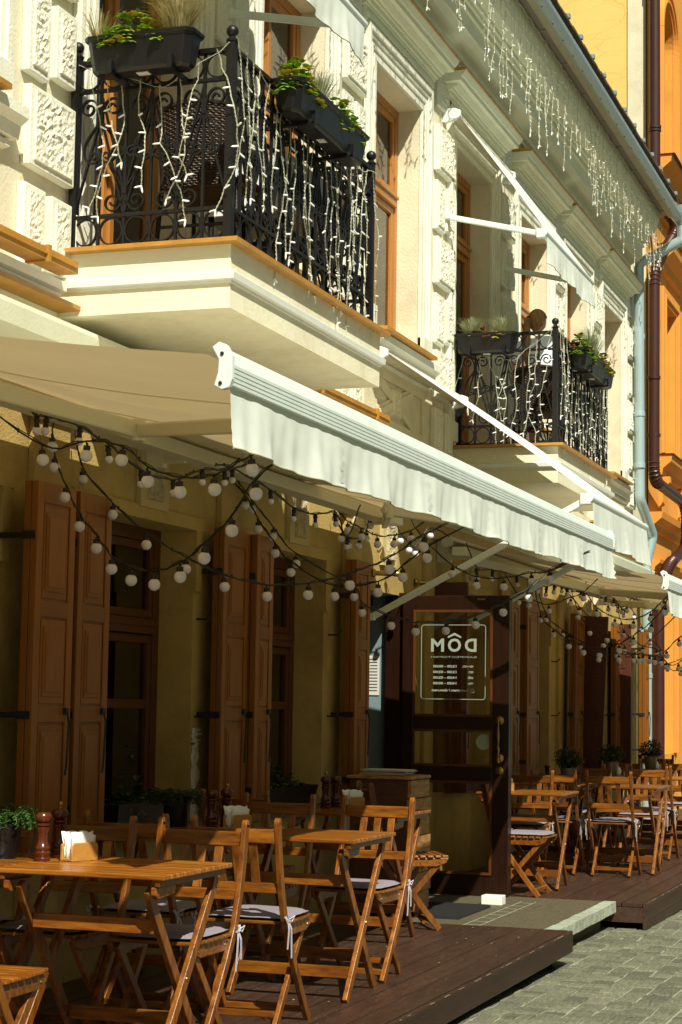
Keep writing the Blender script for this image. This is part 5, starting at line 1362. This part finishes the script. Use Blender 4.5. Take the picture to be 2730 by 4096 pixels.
def napkins(x, y, z, rz, lab):
    t = thing('napkin_holder', lab, 'napkin holder', (x, y, z), group='wooden napkin holders'); Q = Matrix.Translation((x, y, z)) @ Matrix.Rotation(rz, 4, 'Z')
    m = MB()
    prof = [(-.065, 0), (.065, 0), (.065, .058), (.052, .068), (-.052, .068), (-.065, .058)]
    for yy in (-.033, .021):
        m.add([(a, yy, b) for a, b in prof]+[(a, yy+.012, b) for a, b in prof], [(0, 1, 2, 3, 4, 5), (11, 10, 9, 8, 7, 6)]+[(k, (k+1) % 6, 6+(k+1) % 6, 6+k) for k in range(6)])
    m.box(-.064, .064, -.021, .021, 0.001, .012); m.xf(Q); m.build('holder', HOLDW, t, bevel=.003, split=False)
    m = MB(); random.seed(int(x*100))
    for k in range(7):
        yy = -.019+k*.006; P = [[(-.058+.116*i/6+random.uniform(-.001, .001), yy+(.010+.004*k)*(j/4)**2*(.6 if k > 3 else -.5)+.002*sin(i*2+k), .014+.082*j/4+(.012*sin(i*.6+k*1.3) if j == 4 else 0)) for j in range(5)] for i in range(7)]; m.grid(P)
    m.grid([[(-.066+.02*sin(i), -.03+.01*i, .03+.035*j-.01*i) for j in range(3)] for i in range(4)])
    m.xf(Q); m.build('napkins', NAP, t, smooth=True, thick=.0012, split=False)
    return t
pepper_mill(6.26, -.79, .91, .185, False, 'dark turned wooden mill beside the napkin holder on the left table')
pepper_mill(6.43, -.77, .91, .19, True, 'turned mill with a metal knob, just behind the first mill on the left table')
napkins(6.34, -.90, .91, -.35, 'small wooden holder with white napkins on the left table')
pepper_mill(8.30, -.60, .91, .185, False, 'dark turned mill on the inner second row table, left of its twin'); pepper_mill(8.40, -.635, .91, .185, True, 'dark turned mill on the inner second row table, right of its twin')
napkins(8.28, -.74, .91, -.35, 'wooden holder with spread white napkins on the second row table')
pepper_mill(10.2, -.50, .91, .185, True, 'dark turned mill on the third row table, outer one'); pepper_mill(10.32, -.52, .91, .185, False, 'dark turned mill on the third row table, inner one')
napkins(10.22, -.66, .91, -.35, 'wooden holder with white napkins on the third row table')
napkins(13.95, -.62, .865, -.35, 'wooden holder with white napkins half behind the open door')
for k, (x, y) in enumerate(((16.0, -.60), (18.2, -.62), (20.4, -.62))):
    pepper_mill(x-.12, y+.10, .865, .15, k == 1, 'dark mill on the %s inner table right of the door' % ('nearest', 'middle', 'farthest')[k])
    m = MB(); m.lathe([(.03, 0), (.038, .01), (.04, .04), (.03, .06), (.014, .066), (.014, .075)], (x+.02, y-.04, .865), 18); m.tube([(x+.055, y-.04, .89), (x+.09, y-.05, .93)], .007, 6)
    for a in range(3): m.lathe([(.006, 0), (.004, .012)], (x+.02+.015*cos(a*2), y-.04+.015*sin(a*2), .94), 6)
    tag(m.build('sugar_pot', CERAM, smooth='auto'), 'small white ceramic pot on the %s inner table right of the door' % ('nearest', 'middle', 'farthest')[k], 'pot', 'small white pots')
# trailing plant on the left table
def trailing(x, y, z, lab, r=.075, h=.10, n=34, L_=.16, potm=PLAST, lm=LEAFM, bushy=0, tall=0):
    t = thing('potted_plant', lab, 'potted plant', (x, y, z)); m = MB(); m.lathe([(r*.72, 0), (r*.75, .004), (r*.95, h*.92), (r, h*.93), (r, h), (r*.9, h), (r*.88, h*.9)], (x, y, z), 22)
    m.build('pot', potm, t, smooth='auto')
    a = MB(); st_ = MB(); c = Vector((x, y, z+h))
    if bushy:
        for i in range(int(n*1.3)):
            q = Vector((random.gauss(0, 1), random.gauss(0, 1), random.gauss(0, 1))).normalized()*random.choice((.6, .75, .85, .95, 1.0, 1.18)); q.z = max(q.z, -.45)
            p = c+Vector((q.x*.10, q.y*.10, .07+q.z*.085)); st_.tube([c, c.lerp(p, .6)+Vector((0, 0, .02)), p], .001, 4, cap=False) if i % 3 == 0 else None
            for s in range(3): leaf_at(a, p, q*.8+Vector((random.uniform(-1, 1), random.uniform(-1, 1), random.uniform(-.5, 1)))*.8, .030, .015)
    for i in range(0 if bushy else n):
        an = random.uniform(0, 2*pi); o = Vector((cos(an), sin(an), 0)); l_ = L_*random.uniform(.5, 1.15); P = [c+o*r*random.uniform(.1, .5)]; vz = random.uniform(.6, 1.3); k = 9; p = P[0].copy()
        for j in range(k):
            f = j/k
            if bushy: stp = o*(.35+.5*random.random())*l_/k+Vector((random.uniform(-1, 1)*.006, random.uniform(-1, 1)*.006, (vz*(1-f*.9))*l_/k))
            else: stp = o*(1.05-f)*l_/k*1.0+Vector((random.uniform(-1, 1)*.004, random.uniform(-1, 1)*.004, (vz*(1-2.4*f))*l_/k))
            p = p+stp; P.append(p.copy())
            for s in (0, 1): leaf_at(a, p, o*random.uniform(-.6, .8)+Vector((-o.y, o.x, random.uniform(-.3, .6)))*(1 if s else -1), .017*(1.1-.4*f), .011)
        st_.tube(P, .0011, 4, cap=False)
    a.build('foliage', lm, t); st_.build('stems', lm, t); return t
random.seed(31)
trailing(6.30, -.60, .91, 'trailing small-leaved green plant in a black pot on the left table', r=.075, h=.13, n=80, L_=.20)
trailing(8.30, -.42, .91, 'feathery dark plant in a dark pot behind the mills of the second row', r=.07, h=.12, n=70, L_=.17, lm=LEAFD)
for k, (x, y, lab) in enumerate(((15.72, -.72, 'round dark green bush in a tin pot on the second table right of the door'), (17.9, -.66, 'round dark green bush in a tin pot on the third far table'), (20.1, -.66, 'round dark green bush in a tin pot on the farthest laid table'))):
    trailing(x, y, .865, lab, r=.075, h=.13, n=230, L_=.30, potm=TIN, lm=LEAFD, bushy=1)
# sill boxes with plants on the ground floor windows
for k, (x0, x1, lab, h) in enumerate(((8.45, 9.25, 'dark plastic trough with a straggly plant on the first window sill', .34), (10.45, 11.35, 'dark plastic trough of flowers on the second window sill', .22), (17.1, 17.6, 'small dark trough with plant on the window sill beyond the door', .16))):
    t = thing('sill_trough', lab.replace('with a straggly plant ', '').replace(' of flowers', '').replace(' with plant', ''), 'planter', ((x0+x1)/2, .05, .862)); m = MB()
    r0 = [(x0+.03, -.02, .862), (x1-.03, -.02, .862), (x1-.03, .12, .862), (x0+.03, .12, .862)]; r1 = [(x0, -.045, .99), (x1, -.045, .99), (x1, .145, .99), (x0, .145, .99)]; r2_ = [(a+(.012 if i in (0, 3) else -.012), b+(.012 if i < 2 else -.012), c) for i, (a, b, c) in enumerate(r1)]; r3 = [(a, b, c-.03) for a, b, c in r2_]
    m.add(r0+r1+r2_+r3, [(0, 3, 2, 1)]+[(q*4+i, q*4+(i+1) % 4, (q+1)*4+(i+1) % 4, (q+1)*4+i) for q in range(3) for i in range(4)]+[(12, 13, 14, 15)]); m.build('trough', PLAST, t, split=False)
    random.seed(60+k); L2 = lab
    leafy(((x0+x1)/2, .05, .98), (x1-x0)*.48, .08, .10, 70, .05, 'low dark leafy plant in the trough on the %s sill' % ('first window', 'second window', 'farther window')[k], LEAFD, LEAFD)
    leafy((x0+(x1-x0)*.35, .05, .98), .12, .06, h, 36, .045, 'taller straggly sprays rising from the trough on the %s sill' % ('first window', 'second window', 'farther window')[k], LEAFD, None, name='straggly_plant')
# crate stand with menus
t = thing('crate_stand', 'tall stand clad in staggered pale oak boards beside the open door', 'stand', (11.66, -.45, .20))
m = MB(); m.box(11.46, 11.86, -.60, -.22, .20, 1.03); m.build('body', CRATED, t, bevel=.004)
m = MB(); m.box(11.44, 11.88, -.635, -.20, 1.032, 1.05); m.build('top_board', CRATEW, t, bevel=.003)
random.seed(8); z = .205
for k in range(7):
    h = .113; off = random.uniform(0, .035); m = MB(); m.box(11.445+random.uniform(0, .02), 11.88-random.uniform(0, .03), -.628-(.012 if k % 2 else 0), -.602, z, z+h); m.build('cladding_board', CRATEW, t, bevel=.003); z += h+.005
t = thing('menu_stack', 'stack of thin menus on top of the oak-clad stand', 'menus', (11.62, -.42, 1.052), group=None)
for k in range(6):
    m = MB(); m.box(-.10, .10, -.15, .15, 0, .0045); m.xf(Matrix.Translation((11.62+random.uniform(-.01, .01), -.42+random.uniform(-.02, .02), 1.051+k*.0065)) @ Matrix.Rotation(random.uniform(-.12, .12), 4, 'Z')); m.build('menu', PAPER if k % 3 else HOLDW, t)

# ---------------- wicker chairs and balcony table
def wicker(x, y, rz, lab, z=3.605):
    t = thing('wicker_armchair', lab, 'armchair', (x, y, z), rz, group='brown wicker balcony chairs')
    m = MB()     # woven back, local +X forward
    def back(u, v): return (-.21-.05*v+.05*(1-u*u)*-.5, .19*u*(1+.05*v), .40+.40*v-(.035*u*u*v))
    n1, n2 = 26, 34
    for j in range(n2):
        v = j/(n2-1); m.tube([Vector(back(i/n1*2-1, v))+Vector((.004*(1 if (i+j) % 2 else -1), 0, 0)) for i in range(n1+1)], .0052, 5)
    for i in range(0, n1+1, 2): m.tube([back(i/n1*2-1, j/10) for j in range(11)], .004, 5)
    m.build('woven_back', WICK, t, world=False, split=False)
    m = MB(); m.grid([[Vector(back(i/12*2-1, j/8))+Vector((.004, 0, 0)) for j in range(9)] for i in range(13)]); m.build('back_lining', WICK, t, world=False, split=False)
    m = MB(); m.tube([back(-1, 0)]+[back(-1, k/6) for k in range(7)]+[back(-1+2*k/10, 1.02) for k in range(11)]+[back(1, 1-k/6) for k in range(7)], .014, 8); m.build('back_rim', WICK, t, world=False)
    m = MB(); m.box(-.21, .22, -.21, .21, .39, .42); m.build('seat', WICK, t, world=False, bevel=.01)
    for s in (-1, 1):
        m = MB(); m.tube([(-.24, s*.21, .62), (-.10, s*.26, .645), (.12, s*.27, .64), (.22, s*.25, .60), (.24, s*.23, .50), (.22, s*.21, .40), (.23, s*.22, .0)], .012, 8); m.build('arm_tube', IRON, t, world=False, smooth='auto')
        m = MB(); m.tube([(-.20, s*.20, .42), (-.25, s*.21, 0)], .012, 8); m.build('rear_leg', IRON, t, world=False, smooth='auto')
    m = MB(); m.tube([(-.23, -.205, .2), (-.23, .205, .2)], .008, 6); m.tube([(.22, -.215, .18), (.22, .215, .18)], .008, 6); m.build('leg_brace', IRON, t, world=False)
    return t
wicker(8.44, -.49, 0, 'brown wicker armchair behind the near balcony rail, seen from behind')
cu_ = MB(); cu_.box(8.24, 8.66, -.69, -.29, 4.03, 4.08); cu_.xf(Matrix.Identity(4)); tag(cu_.build('maroon_seat_pad', MAROON, bevel=.02), 'maroon seat pad on the wicker armchair of the near balcony', 'cushion')
t = thing('cloth_covered_table', 'small table under a white cloth on the near balcony', 'table', (9.1, -.48, 3.605))
m = MB()
for a, b in ((8.88, -.68), (9.32, -.68), (8.88, -.28), (9.32, -.28)): m.tube([(a, b, 3.605), (a, b, 4.30)], .016, 8)
m.build('leg', IRON, t)
m = MB(); m.box(8.85, 9.35, -.72, -.24, 4.30, 4.318); m.build('top', FURX, t)
m = MB(); P = []
for i in range(33):
    a = i/32*2*pi; rr = []
    for k in range(6):
        v = k/5; sq = max(abs(cos(a)), abs(sin(a))); bx_, by_ = .26*cos(a)/sq, .25*sin(a)/sq
        if k == 0: rr.append((9.1, -.48, 4.322))
        elif k == 1: rr.append((9.1+bx_, -.48+by_, 4.322))
        else: w_ = (k-1)/4; rr.append((9.1+bx_*(1+.03*w_*sin(a*9)), -.48+by_*(1+.03*w_*sin(a*9)), 4.322-.30*w_))
    P.append(rr)
m.grid(P); tag(m.build('tablecloth', CLOTH, smooth='auto'), 'white cloth draped over the small table of the near balcony', 'tablecloth')
wicker(9.62, -.46, pi, 'second brown wicker armchair at the right end of the near balcony')
wl = wicker(15.42, -.54, .12, 'brown wicker armchair the woman sits in on the far balcony'); wl.scale = (1, 1, .9)

# ================================================================ seated woman
def skinned(name, verts, edges, rad, m, parent=None, root=0, lv=2):
    me = bpy.data.meshes.new(name); me.from_pydata(verts, edges, []); me.materials.append(m)
    o = bpy.data.objects.new(name, me); C.objects.link(o)
    sk = o.modifiers.new('skin', 'SKIN'); sk.use_smooth_shade = True
    d = me.skin_vertices[0].data if me.skin_vertices else None
    if d is None:
        b = bmesh.new(); b.from_mesh(me); b.verts.layers.skin.verify(); b.to_mesh(me); b.free(); d = me.skin_vertices[0].data
    for i, r in enumerate(rad): d[i].radius = r if isinstance(r, tuple) else (r, r); d[i].use_root = (i == root)
    s_ = o.modifiers.new('sub', 'SUBSURF'); s_.levels = lv; s_.render_levels = lv
    if parent: o.parent = parent
    return o
PX, PY, PZ = 15.40, -.54, 3.635
Wm = thing('person', 'woman with brown ponytail and white shirt seated on the far balcony, holding up a cup', 'person', (PX, PY, PZ), .12)
V = [(0, 0, .50), (-.02, 0, .62), (-.03, 0, .76), (-.01, 0, .88), (.0, .012, .955), (.01, .028, 1.01),             # 0-5 spine, neck
     (.0, .11, .93), (.0, .185, .905), (.03, .215, .76), (.08, .235, .64), (.19, .21, .63), (.29, .17, .66),   # 6-11 left arm
     (.0, -.11, .93), (.0, -.185, .905), (.06, -.225, .79), (.12, -.24, .69), (.24, -.20, .82), (.32, -.165, .93),  # 12-17 right arm raised with the cup
     (.05, .09, .475), (.22, .11, .49), (.42, .12, .48), (.44, .11, .28), (.42, .10, .07), (.50, .10, .035), (.56, .10, .025),   # 18-24
     (.05, -.09, .475), (.22, -.11, .49), (.42, -.13, .48), (.40, -.12, .28), (.34, -.11, .07), (.42, -.11, .035), (.48, -.11, .025)]  # 25-31
Eg = [(0, 1), (1, 2), (2, 3), (3, 4), (4, 5), (3, 6), (6, 7), (7, 8), (8, 9), (9, 10), (10, 11), (3, 12), (12, 13), (13, 14), (14, 15), (15, 16), (16, 17),
      (0, 18), (18, 19), (19, 20), (20, 21), (21, 22), (22, 23), (23, 24), (0, 25), (25, 26), (26, 27), (27, 28), (28, 29), (29, 30), (30, 31)]
Rd = [(.13, .10), (.115, .09), (.125, .095), (.105, .08), (.047, .047), (.044, .044), .062, .052, .040, .034, .030, .024, .062, .052, .040, .034, .030, .024,
      .085, .078, .058, .050, .034, .032, .022, .085, .078, .058, .050, .034, .032, .022]
body = skinned('body', V, Eg, Rd, SKIN, Wm)
# shirt: same upper skeleton a little fuller, short sleeves
sv = [V[i] for i in (0, 1, 2, 3)]+[(0, 0, .935)]+[V[6], V[7], (.022, .205, .82), (.04, .217, .775)]+[V[12], V[13], (.035, -.207, .83), (.058, -.222, .79)]
se = [(0, 1), (1, 2), (2, 3), (3, 4), (3, 5), (5, 6), (6, 7), (7, 8), (3, 9), (9, 10), (10, 11), (11, 12)]
skinned('shirt', sv, se, [(.145, .115), (.135, .108), (.142, .112), (.12, .095), (.062, .06), .075, .066, .057, .056, .075, .066, .057, .056], SHIRT, Wm)
skinned('trousers', [(0, 0, .47), (.05, .095, .48), (.24, .11, .495), (.42, .12, .48), (.45, .11, .22), (.05, -.095, .48), (.24, -.11, .495), (.42, -.13, .48), (.40, -.12, .22)],
        [(0, 1), (1, 2), (2, 3), (3, 4), (0, 5), (5, 6), (6, 7), (7, 8)], [.13, .10, .092, .07, .06, .10, .092, .07, .06], PURPLE, Wm)
# head
Hh = MB(); Hh.sphere((0, 0, 0), .1, 28, 20)
HQ = Matrix.Translation((.03, .035, 1.135)) @ Matrix.Rotation(-.7, 4, 'Z') @ Matrix.Rotation(.25, 4, 'Y') @ Matrix.Scale(.84, 4)
hv = []
for v in Hh.v:
    x, y, z = v.x*1.0, v.y*.78, v.z*1.16
    if z < 0: x += .012*(-z/.116); k = 1-.28*(-z/.116)**1.5; y *= k; x *= (1-.12*(-z/.116))
    r_ = math.hypot(y/.02, (z+.012)/.035)
    if x > .04 and r_ < 2: x += .02*math.exp(-r_*r_)
    for ey in (.03, -.03):
        q_ = math.hypot((y-ey)/.014, (z-.012)/.012)
        if x > .03: x -= .009*math.exp(-q_*q_)
    if x > .04: x += .005*math.exp(-((y/.022)**2+((z+.056)/.008)**2))
    hv.append(Vector((x, y, z)))
Hh.v = [HQ @ v for v in hv]; ho = Hh.build('head', SKIN, Wm, world=False, smooth=True, split=False)
for s in (1, -1):
    m = MB(); m.sphere((0, 0, 0), .02, 12, 8, sc=(.7, .35, 1.3)); m.xf(HQ @ Matrix.Translation((-.002, s*.079, -.005)) @ Matrix.Rotation(s*.25, 4, 'X')); m.build('ear', SKIN, ho, world=False, smooth=True)
    m = MB(); m.sphere((0, 0, 0), .009, 10, 6); m.xf(HQ @ Matrix.Translation((.084, s*.03, .012))); m.build('eye', CERAM, ho, world=False, smooth=True)
Hr = MB(); Hr.sphere((0, 0, 0), .1, 40, 26); hv = []
for v in Hr.v:
    x, y, z = v.x*1.12, v.y*.885, v.z*1.22+.006
    if x > .02 and z < .055: f = min(1, (x-.02)/.03); x = x*(1-f*.75); y *= (1-.14*f); z = z*(1-.1*f)
    if z < -.035: k = max(0, 1-(-.035-z)*7.5); x = (x+.02)*k-.02; y *= (.6+.4*k)
    st_ = .0015*sin(math.atan2(z+.03, y)*46+x*30); hv.append(Vector((x-(.0 if x > 0 else st_), y, z+st_)))
Hr.v = [HQ @ v for v in hv]; hr = Hr.build('hair', HAIR, Wm, world=False, smooth=True, split=False)
m = MB(); tie = HQ @ Vector((-.112, .012, -.005))
m.tube([tie+Vector((.03, 0, .005)), tie, tie+Vector((-.02, .008, -.03)), tie+Vector((-.022, .014, -.10)), tie+Vector((-.03, .012, -.20)), tie+Vector((-.045, .016, -.30)), tie+Vector((-.045, .012, -.38)), tie+Vector((-.04, .01, -.43))],
       [.012, .018, .026, .032, .032, .028, .020, .004], 16)
m.v = [v+Vector((noise.noise(v*60)*.004, noise.noise(v*55+Vector((5, 0, 0)))*.005, 0)) for v in m.v]
pt_ = m.build('ponytail', HAIR, Wm, world=False, smooth=True, split=False)
m = MB(); m.lathe([(.016, -.008), (.021, -.006), (.021, .006), (.016, .008)], tie+Vector((-.004, .002, -.004)), 14, axis=(-.7, .1, -.6)); m.build('hair_tie', PURPLE, pt_, world=False, smooth=True)
# hands
def hand(c, fdir, pdir, curl, nm='hand'):
    c = Vector(c); f = Vector(fdir).normalized(); s = Vector(pdir).normalized(); s = (s-f*s.dot(f)).normalized(); n_ = f.cross(s)
    vs = [c, c+f*.035, c+f*.07]; ed = [(0, 1), (1, 2)]; rd = [(.020, .013), (.028, .012), (.030, .011)]
    for k, (o_, L_) in enumerate(((-.027, .055), (-.009, .068), (.009, .072), (.026, .066))):
        b = len(vs); p = c+f*.078+s*o_; vs.append(p); ed.append((2, b)); rd.append(.0085); d = f.copy()
        for j in range(3):
            ang = curl*(j+1)/3*1.2; d = (f*cos(ang)+n_*sin(ang)).normalized(); p = p+d*L_/3*1.15; vs.append(p); ed.append((b+j, b+j+1)); rd.append(.0082-.0009*j)
    b = len(vs); p = c+f*.02+s*.032; vs.append(p); ed.append((1, b)); rd.append(.010)
    for j in range(2): p = p+(f*.6+s*.35+n_*.6*curl).normalized()*.028; vs.append(p); ed.append((b+j, b+j+1)); rd.append(.009-.001*j)
    return skinned(nm, [tuple(v) for v in vs], ed, rd, SKIN, Wm)
hand((.33, -.165, .94), (.3, .35, .75), (-.2, .1, 1), 1.5)
hand((.30, .168, .665), (1, -.1, .1), (0, -1, .2), .6)
m = MB(); m.lathe([(.026, 0), (.028, .002), (.037, .095), (.039, .10), (.036, .10), (.034, .09)], (0, 0, 0), 22)
m.xf(Matrix.Translation((15.78, -.575, 4.625))); cu2 = tag(m.build('paper_cup', CUPM, smooth='auto'), 'pale paper cup with red writing held up by the woman on the far balcony', 'cup')
m = MB()
for k in range(2):
    for j in range(9): a = pi*.72+j*.085; m.box(-.0003, .0003, -.0012, .0012, -.006+.002*(j % 2), .006); m.v[-8:] = [Matrix.Translation((15.78, -.575, 4.625)) @ Matrix.Translation((.0345*cos(a), .0345*sin(a), .045+.02*k)) @ Matrix.Rotation(a, 4, 'Z') @ v for v in m.v[-8:]]
m.build('red_writing', mat('red_print', (.5, .03, .03), .6), cu2, split=False)

# ---------------- scattered litter
m = MB(); random.seed(99)
for i in range(420):
    if i < 150: x = random.uniform(5.5, 11); y = random.uniform(-1.7, -.5); z = .2005
    elif i < 200: x = random.uniform(13.3, 18); y = random.uniform(-1.75, -.9); z = .1555
    elif i < 230: x = random.uniform(11.2, 13.1); y = random.uniform(-1.5, -.9); z = .1605
    else: x = random.uniform(7, 20); y = random.uniform(-4, -1.8); z = gz(x)+.013
    a = random.uniform(0, 6.3); l_ = random.uniform(.003, .011)*(2 if i % 17 == 0 else 1); wv = l_*random.uniform(.25, .6)
    c_, s_ = cos(a), sin(a); m.add([(x+c_*l_, y+s_*l_, z+.001), (x-s_*wv, y+c_*wv, z+.003), (x-c_*l_, y-s_*l_, z+.001), (x+s_*wv, y-c_*wv, z+.0015)], [(0, 1, 2, 3)])
o = kind(m.build('fallen_litter', mat('dry_litter', (.36, .27, .14), .8, var=.5, vscale=3)), 'stuff')
